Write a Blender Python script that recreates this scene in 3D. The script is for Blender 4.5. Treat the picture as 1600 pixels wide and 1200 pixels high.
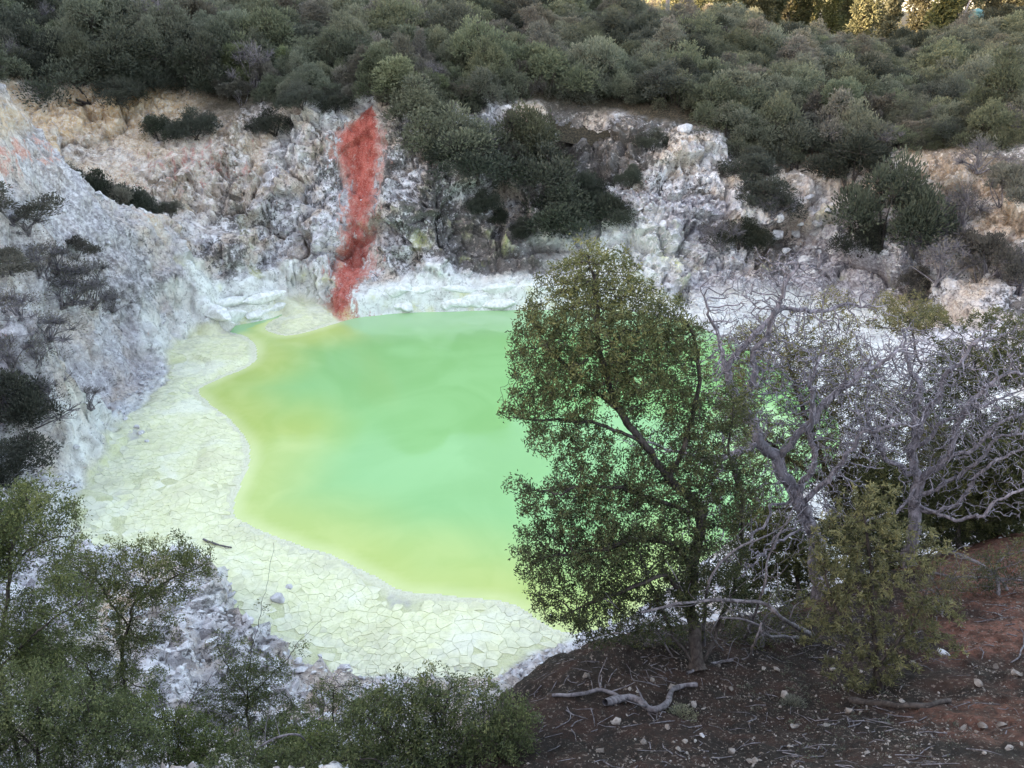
import bpy, bmesh, math, random, time
import numpy as np
from mathutils import Vector, Matrix
from mathutils.bvhtree import BVHTree
from mathutils.geometry import delaunay_2d_cdt
T0 = time.time()
scene = bpy.context.scene
for o in list(bpy.data.objects): bpy.data.objects.remove(o)
COL = scene.collection

# ------------------------------------------------------------------ camera
CAM_H, PITCH, FPX = 20.0, math.radians(25.5), 1244.0
cam_d = bpy.data.cameras.new('camera'); cam = bpy.data.objects.new('camera', cam_d); COL.objects.link(cam)
cam.location = (0, 0, CAM_H); cam.rotation_euler = (math.pi/2 - PITCH, 0, 0)
cam_d.sensor_width = 36.0; cam_d.lens = 36.0*FPX/1600.0; cam_d.clip_start = 0.1; cam_d.clip_end = 2000
scene.camera = cam
# ------------------------------------------------------------------ sky and sun (late afternoon, the crater lies in the shade of the ridge)
SUN_EL = math.radians(7.0)
SUN_DIR = Vector((-0.93*math.cos(SUN_EL), -0.3676*math.cos(SUN_EL), math.sin(SUN_EL))).normalized()   # towards the sun
world = bpy.data.worlds.new('World'); scene.world = world; world.use_nodes = True
wn = world.node_tree.nodes; wl = world.node_tree.links
for n in list(wn): wn.remove(n)
w_out = wn.new('ShaderNodeOutputWorld'); w_bg = wn.new('ShaderNodeBackground'); w_sky = wn.new('ShaderNodeTexSky')
w_sky.sky_type = 'NISHITA'; w_sky.sun_disc = False; w_sky.sun_elevation = SUN_EL
w_sky.sun_rotation = math.atan2(SUN_DIR.x, SUN_DIR.y)
w_sky.altitude = 300; w_sky.air_density = 1.0; w_sky.dust_density = 1.6; w_sky.ozone_density = 0.6
w_bg.inputs['Strength'].default_value = 0.15
# thin broken cloud over the whole sky
w_tc = wn.new('ShaderNodeTexCoord'); w_mp = wn.new('ShaderNodeMapping'); w_mp.inputs['Scale'].default_value = (1.0, 1.0, 2.2)
w_no = wn.new('ShaderNodeTexNoise'); w_no.inputs['Scale'].default_value = 3.2; w_no.inputs['Detail'].default_value = 7; w_no.inputs['Roughness'].default_value = .55
w_mr = wn.new('ShaderNodeMapRange'); w_mr.interpolation_type = 'SMOOTHSTEP'; w_mr.inputs['From Min'].default_value = .50; w_mr.inputs['From Max'].default_value = .66; w_mr.inputs['To Max'].default_value = .85
w_mx = wn.new('ShaderNodeMix'); w_mx.data_type = 'RGBA'; w_mx.inputs[7].default_value = (3.9, 3.75, 3.7, 1)
wl.new(w_tc.outputs['Generated'], w_mp.inputs[0]); wl.new(w_mp.outputs[0], w_no.inputs['Vector']); wl.new(w_no.outputs['Fac'], w_mr.inputs['Value']); wl.new(w_mr.outputs[0], w_mx.inputs[0]); wl.new(w_sky.outputs[0], w_mx.inputs[6])
wl.new(w_mx.outputs[2], w_bg.inputs[0]); wl.new(w_bg.outputs[0], w_out.inputs[0])
sun_d = bpy.data.lights.new('sun', 'SUN'); sun = bpy.data.objects.new('sun', sun_d); COL.objects.link(sun)
sun_d.energy = 4.6; sun_d.angle = math.radians(0.5); sun_d.color = (1.0, 0.78, 0.5)
sun.rotation_euler = (-SUN_DIR).to_track_quat('-Z', 'Y').to_euler(); sun.location = (-60, -30, 60)
vs = scene.view_settings
vs.view_transform = 'Standard'; vs.look = 'None'; vs.gamma = 1.0; vs.use_curve_mapping = False
vs.exposure = 3.05
vs.use_white_balance = True; vs.white_balance_temperature = 6650; vs.white_balance_tint = 13
scene.render.engine = 'CYCLES'
scene.cycles.use_denoising = True
scene.cycles.max_bounces = 6; scene.cycles.diffuse_bounces = 4; scene.cycles.transmission_bounces = 4

# ------------------------------------------------------------------ numeric helpers
SP, CP = math.sin(PITCH), math.cos(PITCH)
def ray(px, py):
    u = (px-800.0)/FPX; v = (600.0-py)/FPX
    return np.array((u, CP+v*SP, -SP+v*CP))
def atY(px, py, Y):
    d = ray(px, py); return np.array((0, 0, CAM_H)) + d*(Y/d[1])
def atZ(px, py, z):
    d = ray(px, py); return np.array((0, 0, CAM_H)) + d*((z-CAM_H)/d[2])
def sstep(a, b, x):
    t = np.clip((x-a)/(b-a), 0, 1); return t*t*(3-2*t)
_perm = {}
def _tab(seed):
    if seed not in _perm:
        r = np.random.RandomState(seed); p = r.permutation(256); g = r.normal(size=(256, 3)); g /= np.linalg.norm(g, axis=1)[:, None]
        _perm[seed] = (np.concatenate([p, p, p]).astype(np.int32), g)
    return _perm[seed]
def perlin(P, seed=0):
    perm, G = _tab(seed); I = np.floor(P).astype(np.int64); F = P-I; I = (I & 255).astype(np.int32)
    W = F*F*F*(F*(F*6-15)+10); res = 0
    for dx in (0, 1):
        wx = W[:, 0] if dx else 1-W[:, 0]; px = perm[I[:, 0]+dx]
        for dy in (0, 1):
            wy = W[:, 1] if dy else 1-W[:, 1]; pxy = perm[(px+I[:, 1]+dy)]
            for dz in (0, 1):
                wz = W[:, 2] if dz else 1-W[:, 2]
                g = G[perm[(pxy+I[:, 2]+dz)] & 255]
                res = res + wx*wy*wz*(g[:, 0]*(F[:, 0]-dx)+g[:, 1]*(F[:, 1]-dy)+g[:, 2]*(F[:, 2]-dz))
    return res*1.5
def fbm(P, octs=4, seed=0, gain=0.5, ridged=False):
    a = 1.0; s = 0; tot = 0
    for o in range(octs):
        n = perlin(P*(2.0**o)+o*17.3, seed+o)
        if ridged: n = 1-2*np.abs(n)
        s = s+a*n; tot += a; a *= gain
    return s/tot
def cells(P, seed=0):
    """3D cellular noise: returns F1, F2-F1 and a blocky facet value in about -1..1"""
    perm, G = _tab(seed); I = np.floor(P).astype(np.int64); F = P-I
    n = len(P); f1 = np.full(n, 9.0); f2 = np.full(n, 9.0); val = np.zeros(n)
    for dx in (-1, 0, 1):
        for dy in (-1, 0, 1):
            for dz in (-1, 0, 1):
                h = perm[(perm[(perm[(I[:, 0]+dx) & 255]+((I[:, 1]+dy) & 255))]+((I[:, 2]+dz) & 255))] & 255
                g = G[h]; c = np.stack([dx+.5+.4*g[:, 0], dy+.5+.4*g[:, 1], dz+.5+.4*g[:, 2]], 1)
                r = F-c; d = np.sqrt((r*r).sum(1))
                q = G[(h*7+13) & 255]; fv = (h/127.5-1)*.8+(r*q).sum(1)*.9
                m = d < f1
                f2 = np.where(m, f1, np.minimum(f2, d)); val = np.where(m, fv, val); f1 = np.where(m, d, f1)
    return f1, f2-f1, val
def catmull(P, n=6, closed=True):
    P = np.array(P); N = len(P); out = []
    for i in range(N if closed else N-1):
        p0, p1, p2, p3 = (P[(i+k) % N] if closed else P[min(max(i+k, 0), N-1)] for k in (-1, 0, 1, 2))
        for t in np.arange(n)/n:
            out.append(.5*((2*p1)+(-p0+p2)*t+(2*p0-5*p1+4*p2-p3)*t*t+(-p0+3*p1-3*p2+p3)*t**3))
    if not closed: out.append(P[-1])
    return np.array(out)
def polysd(Q, poly, val=None):
    """signed distance (negative inside) of points Q to a closed polygon, and the value of the nearest edge"""
    best = np.full(len(Q), 1e9); ins = np.zeros(len(Q), bool); bv = np.zeros(len(Q))
    x, y = Q[:, 0], Q[:, 1]; N = len(poly)
    for i in range(N):
        a = poly[i]; b = poly[(i+1) % N]; e = b-a; L = e@e+1e-12
        t = np.clip(((x-a[0])*e[0]+(y-a[1])*e[1])/L, 0, 1)
        d = (x-a[0]-t*e[0])**2+(y-a[1]-t*e[1])**2
        if val is not None:
            m = d < best; bv[m] = (val[i]+(val[(i+1) % N]-val[i])*t)[m]
        best = np.minimum(best, d)
        c = ((a[1] > y) != (b[1] > y))
        if a[1] != b[1]:
            ins ^= c & (x < (b[0]-a[0])*(y-a[1])/(b[1]-a[1])+a[0])
    s = np.sqrt(best); s[ins] *= -1
    return (s, bv) if val is not None else s

# ------------------------------------------------------------------ crater: shoreline, mudflat outline, height control points
# (photo position, edge type: 1 = low steep ledge, 0 = soft mud margin)
SH = [(345,514,1),(385,506,1),(425,497,1),(440,492,.6),(414,508,0),(422,520,0),(450,524,0),(485,518,0),(520,507,.2),(560,497,.8),(620,490,1),(700,487,1),(780,485,1),(860,484,1),(940,484,.8),
      (1030,494,.3),(1120,524,0),(1210,572,0),(1290,632,0),(1310,700,0),(1250,770,0),(1160,830,0),(1080,890,0),(1000,950,0),(930,985,0),(875,985,0),(805,944,0),(720,930,0),(640,922,0),(580,896,0),
      (520,866,0),(440,840,0),(386,816,0),(366,795,0),(378,757,0),(392,722,0),(388,688,0),(362,656,0),(330,630,0),(312,610,0),(350,590,0),(392,571,0),(404,552,0),(396,532,0),(376,522,.3)]
_sh = np.array([list(atZ(a, b, 0)[:2])+[c] for a, b, c in SH]); _shc = catmull(_sh, 5)
SHORE, SHORE_T = _shc[:, :2].copy(), np.clip(_shc[:, 2], 0, 1)
SHORE += .10*np.stack([perlin(np.c_[SHORE*.9, SHORE[:, :1]*0], 3), perlin(np.c_[SHORE*.9, SHORE[:, :1]*0+9], 4)], 1)
MUDPX = [(345,512),(300,522),(268,548),(262,590),(210,640),(165,700),(130,760),(105,830),(150,900),(290,930),(360,960),(430,1010),(480,1045),(560,1058),(660,1062),(775,1062),(850,1010),(890,985),
         (800,900),(560,840),(430,780),(440,640),(480,540),(420,520)]
MUD = np.array([atZ(a, b, .35)[:2] for a, b in MUDPX])
LOBE = np.array([atZ(a, b, .25)[:2] for a, b in [(405,515),(420,494),(438,480),(470,474),(505,478),(520,492),(545,500),(500,530),(430,535)]])
CT = []
def cy(px, py, Y): p = atY(px, py, Y); CT.append(p)
def cz(px, py, z): p = atZ(px, py, z); CT.append(p)
def cw(x, y, z): CT.append(np.array((x, y, z), float))
# mud, low ground
for a, b, z in [(345,512,1.9),(385,500,2.1),(420,488,2.0),(300,540,.45),(268,548,.7),(262,590,.6),(210,640,.6),(165,700,.6),(130,760,.7),(105,830,.8),(330,560,.35),(320,700,.3),(280,760,.3),(330,860,.3),
                (470,920,.3),(420,985,.35),(600,1000,.3),(500,1040,.5),(660,1058,.5),(770,1055,.7),(700,985,.25),(850,1000,.4),(600,600,-.3),(800,700,-.3),(600,820,-.3),(1000,600,-.3),(1000,800,-.3),
                (470,500,.4),(455,482,.6),(500,484,.7),
                (1100,478,.8),(1250,520,.7),(1400,500,.9),(1400,600,.6),(1600,520,1.3),(1500,620,.6),(1600,660,.9),(1380,720,.6),(1330,780,.7),(1230,840,.7),(1130,890,.9),(1000,970,.5),(930,1000,.6)]: cz(a, b, z)
# ledge top along the far shore
for a, b, Y in [(360,475,52.2),(430,448,54),(500,438,55),(560,432,55),(640,432,55.2),(720,432,55.4),(800,436,55.5),(870,440,55.5),(950,446,55.2),(1030,455,54.5)]: cy(a, b, Y)
# far cliff, from the talus up to the rim
for a, b, Y in [(300,400,51.5),(400,430,54.2),(450,415,55.5),(450,300,58.8),(450,212,61),(400,190,62.5),(350,160,65),(250,150,65),(200,250,59.5),(250,330,55.5),(300,290,57.5),(330,350,56),(150,200,61.5),(110,140,63),(60,130,63),
                (520,420,56),(510,300,59),(510,205,61.5),(575,172,63.5),(565,300,60.2),(550,420,56.5),(620,420,56),(610,205,61.5),(650,212,61),(680,300,58),(700,400,56),(640,300,58.6),(720,250,61),
                (760,390,57.5),(830,395,57.5),(760,300,61),(830,300,61.5),(860,200,66),(800,165,67),(740,200,64.5),(900,400,58),(900,320,61.5),(930,250,64.5),(960,390,57.5),(1000,200,65),(1080,175,66.5),
                (1000,300,60.5),(1010,390,57),(1060,240,62),(1100,280,60.5),(1170,290,60.5),(1130,340,58.5),(1080,390,57),(1180,400,57),(1100,430,56),(1180,230,64),
                (1260,450,55),(1260,400,57),(1260,330,59.5),(1260,255,63),(1350,240,62.5),(1350,330,57.5),(1350,460,53),(1450,250,59),(1450,340,55),(1450,460,50.5),(1600,250,55),(1600,340,50.5),(1600,460,46.5)]: cy(a, b, Y)
# spur on the left with the hollow behind it
for a, b, Y in [(0,172,43),(60,230,44.5),(120,292,46),(180,345,47.5),(230,372,49),(300,400,51),(0,300,39),(60,330,41),(100,400,42),(200,420,46),(160,500,42.5),(250,480,48),(200,560,43.5),(230,610,42),(100,600,38),(0,600,33.5),
                (0,470,32),(30,440,33),(40,540,32),(60,520,36.5),(0,400,36.5),(60,680,33),(0,700,28.5),(100,745,31),(40,760,27)]: cy(a, b, Y)
for x, y, z in [(-30,49.5,11.2),(-25.5,50.5,8.4),(-22,52,6.6),(-18.5,54,5.2),(-34,52,13.4)]: cw(x, y, z)
# near slope under the lookout, with the little spur
for a, b, Y in [(60,850,22.5),(0,900,18.5),(150,950,18),(300,912,19.6),(345,945,19.7),(400,985,19.5),(440,1020,19.2),(300,1000,17.6),(380,1060,17),(300,1080,15.8),(460,1090,16.5),(300,1200,11),(0,1200,9),(600,1200,9.5),(600,1110,15.8),(540,1085,17.5),
                (100,1080,13.5),(0,1000,14.5),(720,1120,14),(780,1085,13.5),(500,1200,10)]: cy(a, b, Y)
# soil bank
for a, b, Y in [(805,1078,9.2),(860,1025,10.2),(930,1003,10.8),(1000,988,11.2),(1120,972,12),(1250,950,12.8),(1350,910,13.6),(1450,880,14.2),(1600,830,15.8),(1000,1200,6.3),(1300,1200,6.0),(1600,1200,5.6),(850,1200,6.6),(1600,1000,9.8),
                (1600,900,13),(1300,1080,8.9),(1050,1090,8.7),(880,1100,8.3),(1450,980,10.8),(1200,1000,11)]: cy(a, b, Y)
for x, y, z in [(.4,11.4,7.5),(.2,13.5,4.2),(1.4,15.5,2.2),(1.2,12.6,7.2),(2.5,13.6,6.4),(3.0,16.5,1.8),(5,14.8,6.2),(6,18,2.2),(8,16.2,6.2),(9.5,20,2.0),(13,18.5,5.5),(14,23,1.6),(20,18,7),(20,24,2.5),
                (-1,9.2,9.2),(-2.5,8,10),(0,3.5,14.6),(5,3,14.8),(-5,4,13.6),(-10,5,12.6),(0,0,17.2),(8,0,16.8),(-8,0,17),(0,-10,18.5),(18,0,16),(-18,0,18),(-16,10,11.5),(16,8,12),(-20,18,8),(-24,24,9),(-28,34,13),(26,10,12),(30,22,6),(36,36,4.5),(42,46,9)]: cw(x, y, z)
# plateau, hillside and the ridge that shades the crater
for x, y, z in [(-38,62,16),(-30,70,16.5),(-15,72,15),(0,74,14.5),(12,76,13.5),(25,76,11.5),(40,70,10.5),(50,60,11),(-45,85,20),(-20,90,18),(0,95,17.5),(20,100,15.5),(40,95,12),(60,90,12),(75,75,13),
                (0,125,19),(-30,125,21),(30,125,15.5),(60,125,15),(67,127,18.0),(90,120,15.5),(63,140,13.5),(75,135,16.5),(45,145,15),(30,170,17),(60,180,14),(95,160,16),(-10,180,18),(120,100,18),(90,40,14),(120,0,16),(60,0,14),
                (-50,60,22),(-48,40,21),(-42,20,18),(-35,0,19),(-65,70,31),(-65,40,31),(-62,10,30),(-80,70,38),(-80,40,40),(-80,10,40),(-80,-30,40),(-60,-30,30),(-30,-30,22),(0,-40,20),(40,-40,18),(-80,90,28),(-80,115,22),
                (-110,50,36),(-110,0,38),(-110,120,20),(-60,110,23),(-80,-70,38),(0,-90,20),(-40,-80,26),(90,-80,18),(-110,200,18),(100,230,16),(-20,240,17),(150,60,17),(150,180,16)]: cw(x, y, z)
CT = np.array(CT)
def _tps_fit(P, lam):
    n = len(P); X = P[:, :2]/50.; r2 = ((X[:, None]-X[None])**2).sum(2); K = .5*r2*np.log(r2+1e-12)
    K[np.arange(n), np.arange(n)] = lam
    Pm = np.c_[np.ones(n), X]; A = np.zeros((n+3, n+3)); A[:n, :n] = K; A[:n, n:] = Pm; A[n:, :n] = Pm.T
    return np.linalg.solve(A, np.r_[P[:, 2], 0, 0, 0])
_TW = _tps_fit(CT, 1.5e-4)
def tps(Q):
    out = np.zeros(len(Q)); X = CT[:, :2]/50.
    for s in range(0, len(Q), 40000):
        q = Q[s:s+40000, :2]/50.
        r2 = (q[:, 0:1]-X[None, :, 0])**2+(q[:, 1:2]-X[None, :, 1])**2
        out[s:s+40000] = (.5*r2*np.log(r2+1e-12))@_TW[:len(X)]+_TW[-3]+q@_TW[-2:]
    return out
def height(Q):
    """smooth ground height, plus distance to the shore, mud mask"""
    z = tps(Q); d, typ = polysd(Q, SHORE, SHORE_T)
    w = 3.2-2.75*sstep(.3, .8, typ)
    k = sstep(0, 1, np.clip(d, 0, None)/w)
    zz = np.where(d < 0, np.maximum(-.06+.22*d, -1.2), .0+np.maximum(z, .12)*k*.985+.015*np.clip(d, 0, 1))
    far = d > 8; zz = np.where(far, z, zz)
    dm = np.minimum(polysd(Q, MUD), polysd(Q, LOBE))
    fl = sstep(.9, -.1, dm)*(d > 0)*(1-sstep(.5, .9, typ)*sstep(2, .5, d)); zz = zz+(np.minimum(zz, .22+.035*np.clip(d, 0, 8))-zz)*fl
    dm = dm+.55*fbm(np.c_[Q[:, :2]*.5, Q[:, 0]*0], 4, 60)
    return zz, d, typ, dm
# ------------------------------------------------------------------ materials
def nodes_of(m):
    m.use_nodes = True; nt = m.node_tree
    for n in list(nt.nodes): nt.nodes.remove(n)
    return nt
class NT:
    def __init__(s, name):
        s.m = bpy.data.materials.new(name); s.nt = nodes_of(s.m)
    def n(s, t, **kw):
        n = s.nt.nodes.new(t)
        for k, v in kw.items():
            if k.startswith('i_'):
                key = k[2:]; key = int(key) if key.isdigit() else key.replace('_', ' ')
                s.set(n.inputs[key], v)
            else: setattr(n, k, v)
        return n
    def set(s, sock, v):
        if isinstance(v, bpy.types.NodeSocket): s.nt.links.new(v, sock)
        elif isinstance(v, tuple) and sock.type == 'RGBA' and len(v) == 3: sock.default_value = (*v, 1)
        else: sock.default_value = v
    def noise(s, vec, scale, detail=6, rough=.55, dist=0.0):
        return s.n('ShaderNodeTexNoise', i_Vector=vec, i_Scale=scale, i_Detail=detail, i_Roughness=rough, i_Distortion=dist).outputs['Fac']
    def ramp(s, fac, lo, hi, a=0.0, b=1.0):
        return s.n('ShaderNodeMapRange', interpolation_type='SMOOTHSTEP', i_Value=fac, i_From_Min=lo, i_From_Max=hi, i_To_Min=a, i_To_Max=b).outputs[0]
    def math(s, op, a, b=0.0):
        n = s.n('ShaderNodeMath', operation=op); s.set(n.inputs[0], a); s.set(n.inputs[1], b); n.use_clamp = op in ('ADD',) and False; return n.outputs[0]
    def mix(s, f, a, b, mode='MIX'):
        n = s.n('ShaderNodeMix', data_type='RGBA', blend_type=mode); s.set(n.inputs[0], f); s.set(n.inputs[6], a); s.set(n.inputs[7], b); return n.outputs[2]
    def attr(s, name): return s.n('ShaderNodeAttribute', attribute_name=name)
    def out(s, shader, disp=None):
        o = s.n('ShaderNodeOutputMaterial'); s.nt.links.new(shader, o.inputs['Surface']); return s.m
    def bump(s, h, strength, dist, normal=None):
        b = s.n('ShaderNodeBump', i_Strength=strength, i_Distance=dist, i_Height=h)
        if normal is not None: s.set(b.inputs['Normal'], normal)
        return b.outputs[0]
    def princ(s, col, rough=.85, normal=None, spec=.3, **kw):
        p = s.n('ShaderNodeBsdfPrincipled'); s.set(p.inputs['Base Color'], col); s.set(p.inputs['Roughness'], rough); s.set(p.inputs['Specular IOR Level'], spec)
        if normal is not None: s.set(p.inputs['Normal'], normal)
        for k, v in kw.items(): s.set(p.inputs[k.replace('_', ' ')], v)
        return p.outputs[0]

def terrain_material():
    t = NT('crater_ground'); P = t.n('ShaderNodeTexCoord').outputs['Object']
    A = t.n('ShaderNodeSeparateColor', i_Color=t.attr('mask_a').outputs['Color']).outputs   # red, ochre, white crust
    B = t.n('ShaderNodeSeparateColor', i_Color=t.attr('mask_b').outputs['Color']).outputs   # lichen, mud, soil
    C = t.n('ShaderNodeSeparateColor', i_Color=t.attr('mask_c').outputs['Color']).outputs   # litter floor, scree, sulphur
    nf = t.noise(P, 2.4, 10, .72, .3)
    n1 = t.noise(P, .35, 8, .6); n2 = t.noise(P, 1.7, 8, .62, .4); n3 = t.noise(P, 6.5, 8, .65); n4 = t.noise(P, 17, 5, .6)
    pale = t.mix(t.ramp(n2, .38, .62), (.38,.355,.375), (.80,.775,.81))
    pale = t.mix(t.ramp(n1, .44, .60), pale, t.mix(t.ramp(n3, .4, .6), (.44,.355,.31), (.70,.61,.54)))
    # lichen and dirt in irregular dark flecks
    k = t.math('ADD', t.math('MULTIPLY', nf, .7), t.math('MULTIPLY', n3, .3))
    sh = t.math('SUBTRACT', .66, t.math('MULTIPLY', B[0], .24))
    fle = t.ramp(t.math('SUBTRACT', k, sh), -.03, .05)
    rock = t.mix(t.math('MULTIPLY', fle, .88), pale, t.mix(t.ramp(n4, .4, .6), (.055,.05,.05), (.13,.115,.11)))
    # fractures: thin dark joints between rock faces
    ncol = t.n('ShaderNodeTexNoise', i_Vector=P, i_Scale=.9, i_Detail=5, i_Roughness=.6).outputs['Color']
    wp = t.n('ShaderNodeVectorMath', operation='MULTIPLY_ADD', i_0=ncol, i_1=(1.3, 1.3, 1.3), i_2=P).outputs[0]
    fr = None
    for sc_, wd in ((.42, .035), (1.15, .05)):
        vd = t.n('ShaderNodeTexVoronoi', feature='DISTANCE_TO_EDGE', i_Vector=wp, i_Scale=sc_).outputs['Distance']
        ln = t.math('MULTIPLY', t.ramp(vd, wd, .004), t.ramp(n3, .42, .60))
        fr = ln if fr is None else t.math('MAXIMUM', fr, ln)
    rock = t.mix(t.math('MULTIPLY', fr, .85), rock, (.07,.062,.06))
    # scree: lilac grey rubble
    n4s = t.n('ShaderNodeTexNoise', i_Vector=P, i_Scale=4.0, i_Detail=9, i_Roughness=.70).outputs['Fac']
    scr = t.mix(t.ramp(n4s, .40, .64), (.27,.245,.275), (.72,.685,.745)); scr = t.mix(t.ramp(n2, .45, .7), scr, (.33,.30,.33), 'MULTIPLY') if False else t.mix(t.ramp(n2, .42, .68), scr, t.mix(t.ramp(n4s, .44, .62), (.16,.14,.16), (.60,.565,.62)))
    rock = t.mix(t.math('MULTIPLY', C[1], .8), rock, scr)
    och = t.mix(t.ramp(n2, .4, .6), (.60,.36,.15), (.64,.50,.36)); och = t.mix(t.ramp(n3, .46, .62), och, (.70,.62,.55))
    rock = t.mix(t.math('MULTIPLY', A[1], t.ramp(n2, .25, .55)), rock, och)
    wht = t.mix(t.ramp(n2, .35, .6), (.66,.66,.64), (.86,.87,.85)); wht = t.mix(t.math('MULTIPLY', t.ramp(n3, .58, .72), .7), wht, (.42,.40,.38))
    wht = t.mix(t.math('MULTIPLY', fr, .6), wht, (.22,.21,.20))
    rock = t.mix(t.math('MULTIPLY', A[2], t.ramp(n2, .2, .42, .55, 1)), rock, wht)
    mpz = t.n('ShaderNodeMapping', i_Vector=P); mpz.inputs['Scale'].default_value = (1.6, 1.0, .32); stk = t.noise(mpz.outputs[0], 1.6, 8, .68, .3)
    red = t.mix(t.ramp(stk, .38, .6), (.34,.055,.04), (.54,.135,.105)); red = t.mix(t.ramp(n4, .52, .66), red, (.62,.33,.28)); red = t.mix(t.math('MULTIPLY', t.ramp(nf, .58, .66), .8), red, (.60,.46,.42)); red = t.mix(t.ramp(n3, .55, .72), red, (.25,.05,.035)); red = t.mix(t.ramp(t.math('ADD', A[0], t.math('MULTIPLY', t.math('SUBTRACT', nf, .5), 1.2)), .95, .55), red, t.mix(t.ramp(n3, .4, .6), (.46,.24,.21), (.62,.42,.38)))
    rock = t.mix(t.ramp(t.math('ADD', A[0], t.math('ADD', t.math('MULTIPLY', t.math('SUBTRACT', nf, .5), 1.3), t.math('MULTIPLY', t.math('SUBTRACT', stk, .5), 2.4))), .42, .66), rock, red)
    sul = t.mix(t.ramp(n2, .35, .65), (.70,.70,.30), (.78,.78,.58))
    rock = t.mix(t.math('MULTIPLY', C[2], t.ramp(n3, .3, .55)), rock, sul)
    mud = t.mix(t.ramp(n2, .35, .65), (.62,.63,.38), (.71,.715,.50)); mud = t.mix(t.ramp(n3, .52, .75), mud, (.48,.47,.30)); mud = t.mix(t.ramp(n1, .55, .7), mud, (.50,.48,.46))
    mud = t.mix(t.math('MULTIPLY', A[2], .85), mud, t.mix(t.ramp(n3, .4, .65), (.80,.79,.62), (.70,.68,.50)))
    rock = t.mix(B[1], rock, mud)
    rr = t.ramp(t.math('ADD', n1, t.math('MULTIPLY', t.math('SUBTRACT', t.n('ShaderNodeSeparateXYZ', i_Vector=P).outputs[0], 6.6), .045)), .50, .66); soil = t.mix(t.ramp(n2, .42, .62), (.026,.02,.017), (.05,.03,.024)); soil = t.mix(rr, soil, t.mix(t.ramp(n3, .4, .6), (.095,.046,.033), (.22,.10,.072))); soil = t.mix(t.math('MULTIPLY', t.ramp(n4, .56, .68), .8), soil, (.24,.19,.165)); soil = t.mix(t.ramp(n3, .6, .72), soil, (.02,.016,.014))
    rock = t.mix(B[2], rock, soil)
    lit = t.mix(t.ramp(n3, .4, .62), (.03,.028,.02), (.09,.07,.05)); lit = t.mix(t.ramp(n4, .58, .7), lit, (.14,.11,.07))
    rock = t.mix(C[0], rock, lit)
    hgt = t.math('ADD', t.math('MULTIPLY', n3, 1.0), t.math('MULTIPLY', n4, .55))
    hgt = t.math('ADD', hgt, t.math('MULTIPLY', t.noise(P, 45, 4, .6), .22))
    nb = t.bump(hgt, .75, .16)
    return t.out(t.princ(rock, .92, nb, .2))
M_GROUND = terrain_material()

def water_material():
    t = NT('milky_green_water'); P = t.n('ShaderNodeTexCoord').outputs['Object']
    Y = t.n('ShaderNodeSeparateColor', i_Color=t.attr('tint').outputs['Color']).outputs
    n1 = t.noise(P, .16, 5, .5, 1.0); n2 = t.noise(P, .5, 4, .5, .6)
    green = t.mix(t.ramp(n1, .35, .65), (.25,.475,.175), (.285,.525,.21))
    green = t.mix(Y[1], green, (.34,.53,.28))
    yel = t.mix(t.ramp(n2, .35, .65), (.45,.53,.15), (.50,.57,.18))
    f = t.ramp(t.math('ADD', Y[0], t.math('MULTIPLY', t.math('SUBTRACT', n1, .5), .35)), .05, 1.15)
    col = t.mix(f, green, yel)
    col = t.mix(Y[2], col, (.66,.70,.36))
    mp = t.n('ShaderNodeMapping', i_Vector=P); mp.inputs['Scale'].default_value = (1.0, 2.6, 1)
    r = t.math('ADD', t.noise(mp.outputs[0], 2.6, 3, .5, .4), t.math('MULTIPLY', t.noise(mp.outputs[0], 9, 2, .5), .25))
    calm = t.ramp(t.noise(P, .22, 2, .5), .42, .6, .12, 1.0)
    nb = t.n('ShaderNodeBump', i_Distance=.02, i_Height=r); t.set(nb.inputs['Strength'], t.math('MULTIPLY', calm, .22))
    return t.out(t.princ(col, .045, nb.outputs[0], .5, IOR=1.33))
M_WATER = water_material()
def mud_material():
    t = NT('dry_sulphur_mud'); P = t.n('ShaderNodeTexCoord').outputs['Object']; G = t.n('ShaderNodeNewGeometry').outputs['Position']
    rnd = t.n('ShaderNodeObjectInfo').outputs['Random']; a = t.attr('tint').outputs['Fac']
    n1 = t.noise(G, .33, 5, .55, .5); n2 = t.noise(G, 3.0, 6, .6); n3 = t.noise(G, 14, 5, .6)
    c = t.mix(t.ramp(n2, .35, .65), (.68,.69,.42), (.78,.78,.54))
    c = t.mix(t.ramp(n1, .50, .66), c, (.80,.80,.64)); c = t.mix(t.math('MULTIPLY', t.ramp(n1, .44, .33), .5), c, (.58,.56,.38))
    c = t.mix(t.math('MULTIPLY', t.ramp(n3, .54, .70), .5), c, (.40,.41,.27))
    c = t.mix(t.math('MULTIPLY', a, .60), c, t.mix(t.ramp(n2, .4, .6), (.42,.41,.36), (.60,.59,.48)))
    c = t.mix(t.math('MULTIPLY', rnd, .16), c, (.60,.58,.42))
    nb = t.bump(t.math('ADD', n2, t.math('MULTIPLY', n3, .6)), .5, .03)
    return t.out(t.princ(c, .9, nb, .2))
M_MUD = mud_material()
def rock_material(name, lo, hi, dark):
    t = NT(name); P = t.n('ShaderNodeNewGeometry').outputs['Position']; rnd = t.n('ShaderNodeObjectInfo').outputs['Random']; a = t.attr('tint').outputs['Fac']
    n2 = t.noise(P, 4, 7, .6); n3 = t.noise(P, 22, 6, .6)
    c = t.mix(t.ramp(n2, .35, .65), lo, hi); c = t.mix(t.math('MULTIPLY', t.ramp(n3, .55, .7), .6), c, dark)
    c = t.mix(t.math('MULTIPLY', t.math('MAXIMUM', rnd, a), .35), c, lo)
    return t.out(t.princ(c, .9, t.bump(t.math('ADD', n2, t.math('MULTIPLY', n3, .5)), .6, .05), .25))
M_ROCK = rock_material('pale_rock', (.40,.38,.40), (.70,.69,.71), (.14,.125,.12))
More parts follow.
